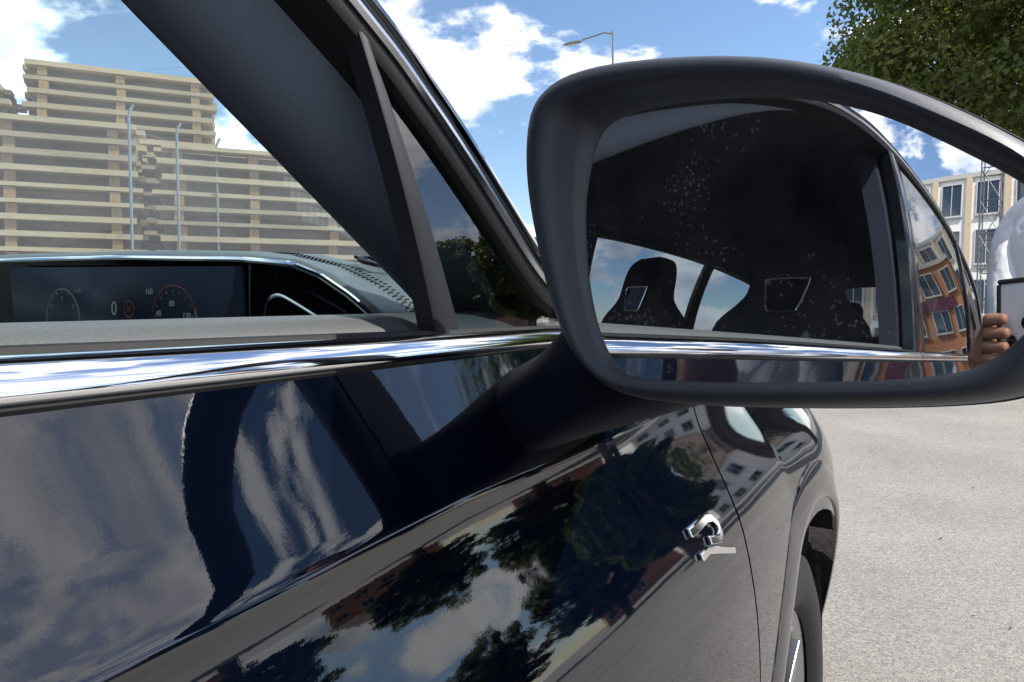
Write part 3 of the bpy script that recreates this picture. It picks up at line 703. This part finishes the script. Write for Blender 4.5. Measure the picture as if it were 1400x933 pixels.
# facia below the line
FACE = part(MB().grid([[(x, .470, cz(x) - .001), (x, .474, cz(x) - .03), (x, .485, .95), (x, .50, .60)] for x in xs]), 'facia', GLOSSB, DASH)
# stitches along the roll
for row, yy in ((0, .5245), (1, .5365)):
    mb = MB()
    for x in np.arange(-1.20, -.412, .0052):
        mb.box((x, yy, sz(x) + .0022), (.0036, .0011, .0011))
    o_ = part(mb, 'stitching', THREAD, DASH); o_['kind'] = 'stuff'
# end demister vent
mb = MB(); mb.lathe([(-.002, .030), (.001, .030), (.001, .026), (-.002, .025)], 24, 'Z'); vo_ = part(mb, 'demister_vent', TRIM, DASH); vo_.location = (-.50, .585, 1.218); vo_.scale = (.7, 1.3, 1); vo_.rotation_euler = (0, R_(18), 0)
for k in range(4): s_ = part(MB().box((0, -.024 + k * .016, .0), (.044, .003, .003)), 'vent_slat', TRIM, vo_)
# speaker / grille on the dash top (it shows as a reflection in the windscreen)
mb = MB()
for i in range(22):
    for j in range(5): mb.box((-.86 + i * .0155, .645 + j * .018, sz(-.8) - .012 - .0072 * j), (.0105, .0115, .003))
o_ = part(mb, 'dash_grille', mat('pale_grille', (.35, .36, .37), .5), DASH); o_['kind'] = 'stuff'
# instrument panel: black glass with dials and figures
SY = .457
SCR = part(MB().add([(-.985, SY + .002, 1.219), (-.567, SY + .002, 1.211), (-.567, SY + .010, 1.07), (-.985, SY + .010, 1.07)], [(0, 1, 2, 3)]), 'instrument_screen', mat('screen_glass', (.006, .010, .018), .32, 0, .05, emit=((.012, .018, .03), .15)), DASH, solid=.004)
INK = mat('screen_figures', (.1, .1, .1), .5, emit=((.55, .62, .7), .06)); INKD = mat('screen_marks', (.1, .1, .1), .5, emit=((.4, .5, .6), .035)); INKR = mat('screen_red', (.06, .02, .02), .5, emit=((.6, .16, .14), .02))
def dial(cx, cz_, r, a0, a1, m, nm):
    pts = [(cx + r * math.cos(R_(a)), SY - .0012 + .0005, cz_ + r * math.sin(R_(a))) for a in np.linspace(a0, a1, 40)]
    return part(MB().tube(pts, .0009, 6), nm, m, SCR)
dial(-.868, 1.158, .034, -40, 220, INKD, 'dial_ring'); dial(-.666, 1.158, .036, -40, 20, INKD, 'dial_ring'); dial(-.666, 1.158, .036, 20, 165, INKR, 'dial_arc')
mb = MB()
for cx in (-.868, -.666):
    for a in range(-30, 211, 20):
        c_, s_ = math.cos(R_(a)), math.sin(R_(a)); mb.tube([(cx + .0295 * c_, SY - .0007, 1.158 + .0295 * s_), (cx + .032 * c_, SY - .0007, 1.158 + .032 * s_)], .0005, 5)
part(mb, 'dial_ticks', INKD, SCR)['kind'] = 'stuff'
def label3d(txt, size, x, z, m):
    me = text_mesh(txt, size); me.materials.append(m); o = bpy.data.objects.new('figure', me); link(o, SCR); o.location = (x, SY - .001, z); o.rotation_euler = (R_(90), 0, 0); o['label'] = 'figure ' + txt; return o
label3d('0', .021, -.767, 1.170, INK); 
dial(-.7405, 1.170, .0085, 0, 360, INKR, 'speed_limit_ring'); label3d('20', .0085, -.7405, 1.170, INKR)
for txt, x, z in (('40', -.690, 1.166), ('80', -.668, 1.176), ('120', -.645, 1.164), ('160', -.705, 1.188)): label3d(txt, .0085, x, z, INK)
for txt, x, z in (('3', -.890, 1.172), ('4', -.868, 1.181), ('5', -.846, 1.172), ('2', -.897, 1.150), ('6', -.839, 1.150), ('km/h', -.836, 1.190), ('P', -.868, 1.152)): label3d(txt, .0075, x, z, INKD)
# end vent surround right of the screen
part(MB().tube([(-.553, SY, cz(-.553) - .004), (-.556, SY + .001, 1.15), (-.557, SY + .002, 1.09)], .0013, 6), 'vent_edge', SATIN, DASH)
vs = [(-.535, 1.12), (-.537, 1.16), (-.532, 1.178), (-.520, 1.184), (-.50, 1.178), (-.45, 1.155), (-.44, 1.145)]
part(MB().tube([(x, SY + .002, z) for x, z in smooth_curve(vs, 24)], .0018, 6), 'air_vent_edge', SATIN, DASH)
for k in range(3): part(MB().box((-.485, SY + .006, 1.160 - k * .014), (.075, .006, .003)), 'air_vent_slat', TRIM, DASH)
# steering wheel and column, below the sill line
sw = MB(); sw.tube([(.185 * math.cos(a), 0, .185 * math.sin(a)) for a in np.linspace(0, 2 * math.pi, 41)[:-1]], .016, 10, closed=True)
swo = part(sw, 'steering_wheel', LEATHER); swo.matrix_parent_inverse = CINV; swo.location = (-.79, .20, .90); swo.rotation_euler = (R_(-24), 0, 0)
part(MB().lathe([(-.02, .0), (-.015, .06), (.03, .075), (.05, .05), (.18, .04)], 20, 'Y'), 'hub', LEATHER, swo)
for a in (0, 180, 270): part(MB().box((.11, 0, 0), (.13, .02, .035)), 'spoke', SATIN, swo).rotation_euler = (0, R_(a), 0)

# ---- interior
part(MB().box((XC, -.7, .42), (1.50, 3.4, .04)), 'cabin_floor', CABIN)
part(MB().box((XC, -1.98, .80), (1.40, .06, .76)), 'boot_wall', CABIN)
part(MB().grid([[(x, .47, .95), (x, .60, .55), (x, .62, .44)] for x in (-.40, -1.93)]), 'footwell', CABIN)
part(MB().box((XC, -.05, .62), (.24, 1.0, .36)), 'centre_console', LEATHER, bevel=.03)
def seat(cx, cy, bench=False):
    s_ = part(MB().box((cx, cy + .27, .60), (.50, .56, .20)), 'seat', SEATC, bevel=.06, seg=4)
    prof = [(.80, .25), (.95, .27), (1.10, .28), (1.21, .265), (1.28, .185), (1.32, .155), (1.41, .15), (1.465, .125), (1.49, .06)]
    rows = []
    for z, hw in smooth_curve([(.62, .23)] + prof, 34):
        y = cy - (z - .62) * .22; th = interp(z, [.6, 1.2, 1.3, 1.475], [.075, .06, .055, .03]); row = []
        for k in range(28):
            a = 2 * math.pi * k / 28; c_, s2 = math.cos(a), math.sin(a); row.append((cx + hw * math.copysign(abs(c_) ** .45, c_), y + th * math.copysign(abs(s2) ** .6, s2) + (.03 * abs(c_) ** 6 if s2 > 0 else 0), z))
        rows.append(row)
    b_ = part(MB().grid(rows, False, True), 'backrest', SEATC, s_, angle=60)
    # trapezoid opening ring below the head part
    zc = 1.30; q = [(-.075, .045), (-.06, .055), (.06, .055), (.075, .045), (.055, -.03), (.035, -.045), (-.035, -.045), (-.055, -.03)]
    ring = [(cx + a, cy - (zc + b - .62) * .22 + .066, zc + b) for a, b in q]
    part(MB().tube(smooth_curve(ring + [ring[0]], 48)[:-1], .0032, 8, closed=True), 'headrest_ring', SATIN, s_)
    part(MB().prism([(x_, y_ - .010, z_) for x_, y_, z_ in smooth_curve(ring + [ring[0]], 48)[:-1]], (0, .009, 0)), 'headrest_insert', GLOSSB, s_)
    return s_
seat(-.79, -.54); seat(-1.54, -.54)
part(MB().box((XC, -1.18, .60), (1.36, .52, .22)), 'rear_bench', SEATC, bevel=.06, seg=4)
part(MB().box((XC, -1.52, .92), (1.36, .16, .60), Matrix.Rotation(R_(14), 3, 'X')), 'rear_backrest', SEATC, bevel=.05, seg=4)
for x in (-.72, -1.165, -1.61): part(MB().box((x, -1.62, 1.30), (.24, .10, .17), Matrix.Rotation(R_(10), 3, 'X')), 'rear_headrest', SEATC, bevel=.04, seg=4)

# ---- badge on the front door
def extrude_yz(poly, th, nm):
    pts = [(XS(y, z) + .0006, y, z) for y, z in poly]
    return part(MB().prism(pts, (th, 0, 0)), nm, CHROME, DOOR, bevel=.0009, angle=30)
BY, BZ = .6105, .9834
def ribbon(pts, w):
    P2 = [np.array(p) for p in pts]; Lf, Rt = [], []
    for i, p in enumerate(P2):
        t = P2[min(i + 1, len(P2) - 1)] - P2[max(i - 1, 0)]; t /= np.linalg.norm(t); n = np.array([-t[1], t[0]]); Lf.append(p + n * w / 2); Rt.append(p - n * w / 2)
    return [tuple(p) for p in Lf] + [tuple(p) for p in reversed(Rt)]
extrude_yz(ribbon([(.616, .979), (.640, .9785), (.668, .9785), (.684, .9755), (.693, .968), (.692, .961), (.682, .9575), (.655, .963)], .0072), .0034, 'badge_letter')
extrude_yz(ribbon([(.619, .9585), (.640, .9585), (.658, .954), (.716, .9375)], .0062), .0034, 'badge_underline')

# ---- wheel arch lips and wheels
def arch(ax, flip, back=False):
    P = []
    for a in np.linspace(R_(-6), R_(186), 60):
        row = []
        for r_, pr_ in ((ARCH + .060, -.010), (ARCH + .057, .0008), (ARCH + .049, .0028), (ARCH + .015, .0065), (ARCH + .004, .0065), (ARCH - .003, .003), (ARCH - .005, -.05)):
            Y = ax + r_ * math.cos(a); z = AXZ + r_ * math.sin(a); row.append((XS(Y, max(z, .38)) + pr_, Y, z))
        P.append(row)
    if flip: P = [[mx(p) for p in r] for r in P]
    o = part(MB().grid(P), 'wheel_arch', PAINT, angle=40)
    P = []
    for a in np.linspace(R_(-10), R_(190), 40):
        Y = ax + (ARCH - .004) * math.cos(a); z = AXZ + (ARCH - .004) * math.sin(a); P.append([(-.235, Y, z), (-.50, Y, z)])
    if flip: P = [[mx(p) for p in r] for r in P]
    part(MB().grid(P), 'arch_liner', TRIM, o)
for ax in (FAX, RAX):
    for fl in (False, True): arch(ax, fl)
hub0 = MB().lathe([(-.10, .05), (-.02, .16), (-.01, .165), (.0, .06), (.012, .05), (.014, .0)], 32, 'X').build('wheel', mat('brake_disc', (.25, .25, .25), .4, .9))
ty = MB().lathe([(-.13, .27), (-.135, .33), (-.125, .365), (-.10, .377), (-.05, .380), (0, .381), (.05, .380), (.10, .377), (.125, .365), (.138, .33), (.132, .285), (.118, .268)], 72, 'X')
tyo = ty.build('tyre', TYRE, hub0); tyo.location.x = -.105
gm = MB()
for k in range(90):
    a = 2 * math.pi * k / 90
    for xx in (-.155, -.055): gm.box((xx, .3825 * math.cos(a), .3825 * math.sin(a)), (.04, .014, .006), Matrix.Rotation(a, 3, 'X'))
o_ = gm.build('tread', TYRE, hub0); o_['kind'] = 'stuff'
MB().lathe([(-.21, .255), (-.10, .225), (-.02, .245), (.0, .262), (.012, .272), (.014, .279), (.004, .281), (-.01, .276)], 72, 'X').build('rim', RIM, hub0)
for k in range(10):
    a = 2 * math.pi * k / 10; M = Matrix.Rotation(a, 3, 'X'); mb = MB()
    mb.add([M @ Vector(p) for p in [(.004, .05, -.022), (.004, .05, .022), (.010, .25, .012), (.010, .25, -.012), (-.03, .05, -.02), (-.03, .05, .02), (-.02, .25, .011), (-.02, .25, -.011)]], [(0, 1, 2, 3), (7, 6, 5, 4), (0, 4, 5, 1), (1, 5, 6, 2), (2, 6, 7, 3), (3, 7, 4, 0)]); mb.build('rim_spoke', RIM, hub0, bevel=.003)
first = True
for ax in (FAX, RAX):
    for fl in (False, True):
        w_ = hub0 if first else copy_tree(hub0); first = False
        w_.parent = CAR; w_.matrix_parent_inverse = CINV; w_.location = (-.246 if not fl else 2 * XC + .246, ax, AXZ); w_.rotation_euler = (0, 0, math.pi if fl else 0)

# ---- wing mirror
MO = Vector((-.0656, .345, 1.2091)); MPHI = R_(12.6)
Mn = Vector((math.sin(MPHI), math.cos(MPHI), 0)); Ma = Vector((math.cos(MPHI), -math.sin(MPHI), 0)); Mz = Vector((0, 0, 1))
OUT = [(-0.157, 0.0478), (-0.1565, 0.0689), (-0.1514, 0.0847), (-0.1381, 0.0953), (-0.1131, 0.0973), (-0.0846, 0.0948), (-0.0546, 0.0903), (-0.0277, 0.0846), (-0.0066, 0.0789), (0.0128, 0.0719), (0.0336, 0.0627), (0.0527, 0.0517), (0.0704, 0.0398), (0.0867, 0.0277), (0.0977, 0.0175), (0.1052, 0.0053), (0.1088, -0.0089), (0.1083, -0.0266), (0.1048, -0.0446), (0.0979, -0.0585), (0.0884, -0.0653), (0.0737, -0.0695), (0.0399, -0.0741), (-0.0068, -0.0789), (-0.0521, -0.0821), (-0.0804, -0.0815), (-0.0994, -0.0757), (-0.1145, -0.0655), (-0.1277, -0.0497), (-0.1387, -0.0249), (-0.1478, 0.0048), (-0.1541, 0.0306)]
INN = [(-0.1293, 0.0373), (-0.129, 0.0655), (-0.1229, 0.0764), (-0.1058, 0.0788), (-0.0817, 0.0777), (-0.0545, 0.0745), (-0.0296, 0.0706), (-0.0067, 0.0654), (0.0132, 0.0594), (0.034, 0.0499), (0.0505, 0.0404), (0.0684, 0.0282), (0.0848, 0.018), (0.0938, 0.0103), (0.0975, -0.0008), (0.0977, -0.0136), (0.0954, -0.0265), (0.091, -0.037), (0.0846, -0.0452), (0.0756, -0.0532), (0.0635, -0.0576), (0.0396, -0.0607), (-0.0077, -0.0649), (-0.0567, -0.0685), (-0.08, -0.0686), (-0.0938, -0.0656), (-0.1032, -0.0575), (-0.1106, -0.0449), (-0.1172, -0.0251), (-0.1229, -0.005), (-0.1266, 0.0153), (-0.1288, 0.0275)]
def ring_smooth(C, k):
    A_ = np.array(C); w_ = np.exp(-.5 * (np.arange(-12, 13) / k) ** 2); w_ /= w_.sum(); c0_ = A_.mean(0)
    B_ = sum(w_[j + 12] * np.roll(A_, j, 0) for j in range(-12, 13)); return list(c0_ + (B_ - c0_) * 1.008)
OUTs = ring_smooth(smooth_curve(OUT + [OUT[0]], 129)[:-1], 2.6); INNs = ring_smooth(smooth_curve(INN + [INN[0]], 129)[:-1], 2.2)
def mp(a, b, w): p = MO + Ma * a + Mz * b + Mn * w; return tuple(p)
cen = np.mean(OUTs, 0)
def ringpt(k, s): q = lerp(INNs[k], OUTs[k], s); return q
P = []
n = len(OUTs)
layers = [(-.05, .030), (-.04, .010), (0.0, .0035), (.05, -.002), (.14, -.0062), (.30, -.0095), (.50, -.0100), (.70, -.0075), (.86, -.002), (.96, .006), (1.0, .015)]
for s, w in layers: P.append([mp(*ringpt(k, s), w) for k in range(n)])
for w, kx, kz in ((.035, 1.0, .985), (.055, .985, .955), (.075, .95, .90), (.092, .88, .81), (.105, .76, .68), (.112, .55, .48), (.115, .25, .22), (.1155, .0, .0)):
    P.append([mp(cen[0] + (OUTs[k][0] - cen[0]) * kx - .25 * max(0, w - .04), cen[1] + (OUTs[k][1] - cen[1]) * kz, w) for k in range(n)])
MH = part(MB().grid(P, False, True), 'side_mirror', MATTE, angle=60); MH['label'] = 'matte dark wing mirror housing'
# bright hairline inside the rim
MR = 1.33
ss = np.linspace(-.135, .125, 261)
PHI = np.interp(ss, [-.14, -.083, .007, .026, .038, .050, .062, .0735, .087, .1, .13], [18.9, 16.5, 12.6, 11.5, 10.3, 8.7, 6.9, 5.2, 3.5, 1.9, -1.9])
PHI = np.convolve(np.pad(PHI, 12, mode='edge'), np.ones(25) / 25, 'valid')
ww_ = np.cumsum(-np.tan(np.radians(PHI - 12.6)) * (ss[1] - ss[0])); ww_ = ww_ - np.interp(0.0, ss, ww_)
ME0 = -.079
MTW = -.06
def mirror_w(a, b): return -.0005 + float(np.interp(a, ss, ww_)) - (ME0 + MTW * a) * b + b * b / (2 * 1.0)
gc = np.array([-.008, .0])
P = [[mp(*(gc + (INNs[k] - gc) * t), mirror_w(*(gc + (INNs[k] - gc) * t))) for k in range(n)] for t in np.linspace(0.001, 1.035, 60)]
gm = MB().grid(P, False, True)
MG = part(gm, 'mirror_glass', MIRROR, MH, angle=89)
part(MB().grid([[mp(*ringpt(k, -.03), .034) for k in range(n)], [mp(*ringpt(k, -1.0), .034) for k in range(n)]], False, True), 'mirror_back', TRIM, MH)
part(MB().tube([mp(*ringpt(k, 1.006), .0165) for k in range(n)], .0008, 6, closed=True), 'shell_seam', RUBBER, MH)
# mounting foot on the door shoulder
def shoulder(Y, z, p=0.0): return Vector((XS(Y, z) + p, Y, z))
foot = []
base = [(.414, 1.112), (.445, 1.128), (.51, 1.133), (.57, 1.126), (.592, 1.105), (.58, 1.084), (.51, 1.0770), (.45, 1.0770), (.415, 1.0785), (.408, 1.094)]
FB = list(base)
base = [shoulder(Y, z, -.004) for Y, z in base]
endc = [(-.132, -.030, .018), (-.115, -.022, .05), (-.08, -.025, .075), (-.03, -.045, .078), (-.012, -.062, .06), (-.02, -.074, .045), (-.05, -.079, .026), (-.082, -.078, .016), (-.102, -.072, .014), (-.118, -.062, .015)]
endc = [Vector(mp(*e)) for e in endc]
P = []
for t in np.linspace(0, 1, 14):
    row = []
    for k in range(10):
        a, b = base[k], endc[k]; p = a.lerp(b, t); p.z -= .003 * math.sin(math.pi * t); row.append(tuple(p))
    lin = [np.array(row[q // 6]) * (1 - (q % 6) / 6) + np.array(row[(q // 6 + 1) % 10]) * ((q % 6) / 6) for q in range(60)]
    P.append([tuple(q) for q in ring_smooth(lin, 1.6)])
part(MB().grid(P, False, True), 'mirror_foot', mat('satin_navy_plastic', (.003, .006, .015), .5, 0, .15), MH, angle=60)

# ================================================================== PHOTOGRAPHER
SKIN = mat('brown_skin', (.22, .105, .062), .5, 0, .4, noise=(30, 3, .3, .7), col2=(.29, .145, .09))
SHIRT = mat('white_cotton', (.78, .78, .82), .85, 0, .2, bump=(9, .8, .03)); TROU = mat('dark_trousers', (.02, .022, .03), .85); HAIR = mat('black_hair', (.012, .01, .009), .6)
Fh = Vector((-math.sin(PSI), math.cos(PSI), 0)); Rh = Vector((math.cos(PSI), math.sin(PSI), 0))
PB = Vector((.125, -.42, 0))
person = empty('person', PB, PSI); tag(person, 'person in a white shirt holding up a phone beside the driver door', 'person')
c0 = Vector((PB.dot(Rh) * -1, PB.dot(Fh) * -1, ZC))       # the phone's lens in the person's frame
def H(x, y, z): return tuple(c0 + Vector((x, y, z)))
lw, rw = H(-.062, -.045, -.075), H(.160, -.050, -.060)
V_ = [(0, 0, .95), (0, 0, 1.12), (0, .01, 1.32), (0, 0, 1.47), (0, .02, 1.525), (0, .035, 1.57), (0, .035, 1.65), (0, .02, 1.72),
      (-.155, 0, 1.385), (-.07, .15, 1.11), lw, (.155, 0, 1.385), (.26, .16, 1.18), rw,
      (-.10, 0, .88), (-.11, .02, .50), (-.115, 0, .10), (-.12, .13, .04), (.10, 0, .88), (.11, .02, .50), (.115, 0, .10), (.12, .13, .04), (0, .135, 1.625)]
E_ = [(0, 1), (1, 2), (2, 3), (3, 4), (4, 5), (5, 6), (6, 7), (2, 8), (8, 9), (9, 10), (2, 11), (11, 12), (12, 13), (0, 14), (14, 15), (15, 16), (16, 17), (0, 18), (18, 19), (19, 20), (20, 21), (6, 22)]
R__ = [.105, .10, .11, .06, .052, .075, .092, .06, .05, .04, .028, .05, .04, .028, .075, .055, .045, .035, .075, .055, .045, .035, .014]
bodyo = skin('body', V_, E_, R__, SKIN, person)
def loft(mb, secs, n=28):
    rows = [[(cx + rx * math.copysign(abs(math.cos(a)) ** .85, math.cos(a)), cy + ry * math.copysign(abs(math.sin(a)) ** .85, math.sin(a)), z) for a in np.linspace(0, 2 * math.pi, n + 1)[:-1]] for cx, cy, z, rx, ry in secs]
    return mb.grid(rows, False, True)
sh2 = loft(MB(), [(0, 0, .845, .178, .132), (0, 0, .86, .182, .136), (0, 0, .95, .176, .13), (0, 0, 1.05, .17, .124), (0, .005, 1.18, .18, .13), (0, .01, 1.30, .198, .136), (0, .005, 1.385, .205, .122), (0, 0, 1.43, .165, .10), (0, 0, 1.455, .10, .078), (0, .004, 1.478, .07, .066), (0, .006, 1.49, .066, .062)])
for q in ([(-.11, 0, 1.405), (-.175, .015, 1.372), (-.13, .085, 1.24), (-.072, .148, 1.115), tuple(Vector((-.07, .15, 1.11)).lerp(Vector(lw), .45)), tuple(Vector((-.07, .15, 1.11)).lerp(Vector(lw), .85))], [(.11, 0, 1.405), (.175, .015, 1.372), (.225, .085, 1.28), (.26, .158, 1.185), tuple(Vector((.26, .16, 1.18)).lerp(Vector(rw), .45)), tuple(Vector((.26, .16, 1.18)).lerp(Vector(rw), .85))]):
    sh2.tube([tuple(p) for p in smooth_curve(q, 16)], [lerp(.082, .060, min(1, k / 9)) if k < 9 else lerp(.060, .040, (k - 9) / 6) for k in range(16)], 16)
sh2.build('shirt', SHIRT, person, angle=70, sub=1)
tr2 = loft(MB(), [(0, 0, .95, .160, .115), (0, 0, .90, .172, .122), (0, 0, .84, .176, .126), (0, 0, .78, .168, .118)])
for sx in (-1, 1): tr2.tube([(sx * .085, 0, .86), (sx * .092, .005, .74), (sx * .105, .018, .50), (sx * .113, .008, .25), (sx * .116, .005, .085)], [.092, .09, .07, .062, .066], 18)
tr2.build('trousers', TROU, person, angle=70)
for sx in (-1, 1):
    sh_ = MB().lathe([(-.11, .01), (-.08, .045), (0, .05), (.12, .048), (.17, .02), (.175, .0)], 16, 'Y', (sx * .118, .03, .04)).build('shoe', TROU, person)
    MB().lathe([(-.011, .0), (-.006, .010), (0, .0125), (.006, .010), (.011, .0)], 12, 'Y', (sx * .033, .118, 1.655)).build('eye', mat('eye_dark', (.05, .04, .035), .2), person)
    MB().lathe([(-.012, .0), (-.008, .024), (.004, .028), (.012, .0)], 14, 'X', (sx * .092, .03, 1.645)).build('ear', SKIN, person)
hp = []
for i in range(9):
    a = R_(90 * i / 8); hp.append([(.098 * math.sin(a) * math.cos(b), .022 + .106 * math.sin(a) * math.sin(b) , 1.668 + .088 * math.cos(a) - .075 * (i / 8) ** 2 * max(0.0, .35 - math.sin(b)) / 1.35 + .02 * (i / 8) ** 2 * max(0.0, math.sin(b))) for b in np.linspace(0, 2 * math.pi, 25)[:-1]])
MB().grid(hp, False, True).build('hair', HAIR, person, solid=.012, sub=1)
lip = MB().tube([(-.022, .122, 1.598), (0, .130, 1.600), (.022, .122, 1.598)], .005, 6).build('mouth', mat('lips', (.25, .09, .07), .5), person)
def hand(name, side):
    """side -1: left hand on the lens end of the phone, +1: right hand on the other end"""
    ex = -.036 if side < 0 else .116; w_ = lw if side < 0 else rw; sgn = side
    pal = H(ex + sgn * .026, -.026, -.012)
    vs = [w_, H(ex + sgn * .034, -.036, -.036), pal]; es = [(0, 1), (1, 2)]; rs = [.026, (.030, .018), (.030, .016)]
    for k, (z0, ln) in enumerate(((.014, 1.5), (.000, 1.75), (-.0138, 1.65), (-.027, 1.35))):
        b = len(vs); vs += [H(ex + sgn * .024, -.020, z0), H(ex + sgn * .0135, -.006, z0 + .002), H(ex + sgn * .004, .0065, z0 + .003), H(ex - sgn * .016 * ln, .0070, z0 + .003)]
        es += [(2, b), (b, b + 1), (b + 1, b + 2), (b + 2, b + 3)]; rs += [.0080, .0076, .0072, .0060]
    b = len(vs); vs += [H(ex + sgn * .016, -.036, -.030), H(ex - sgn * .004, -.030, -.012), H(ex - sgn * .022, -.0225, .002)]; es += [(1, b), (b, b + 1), (b + 1, b + 2)]; rs += [.013, .0105, .0085]
    return skin(name, vs, es, rs, SKIN, person)
hand('hand', -1); hand('hand', 1)
# the phone
ph = empty('mobile_phone', Vector((0, 0, ZC)) + Rh * .040 - Fh * .008 + Vector((0, 0, .040)), PSI); ph.rotation_euler = (-PITCH, 0, PSI); tag(ph, 'mobile phone in a black case held up by the person', 'phone')
MB().box((0, 0, -.019), (.146, .0076, .069)).build('case', mat('pale_phone_back', (.75, .75, .78), .15), ph, bevel=.006, seg=3)
fr_ = MB()
for c_, d_ in (((0, 0, .0165), (.150, .0105, .005)), ((0, 0, -.0545), (.150, .0105, .005)), ((-.0735, 0, -.019), (.006, .0105, .066)), ((.0735, 0, -.019), (.006, .0105, .066))): fr_.box(c_, d_)
fr_.build('bumper', TRIM, ph, bevel=.002)
MB().box((0, -.0042, -.019), (.134, .001, .060)).build('screen', mat('phone_screen', (.01, .01, .012), .05), ph)
for z in (-.026, -.044): MB().lathe([(.0, .0), (.002, .0055), (.0045, .006), (.0048, .004), (.004, .0)], 18, 'Y', (-.053 if z < -.03 else -.0345, .0035, z)).build('lens', GLOSSB, ph)
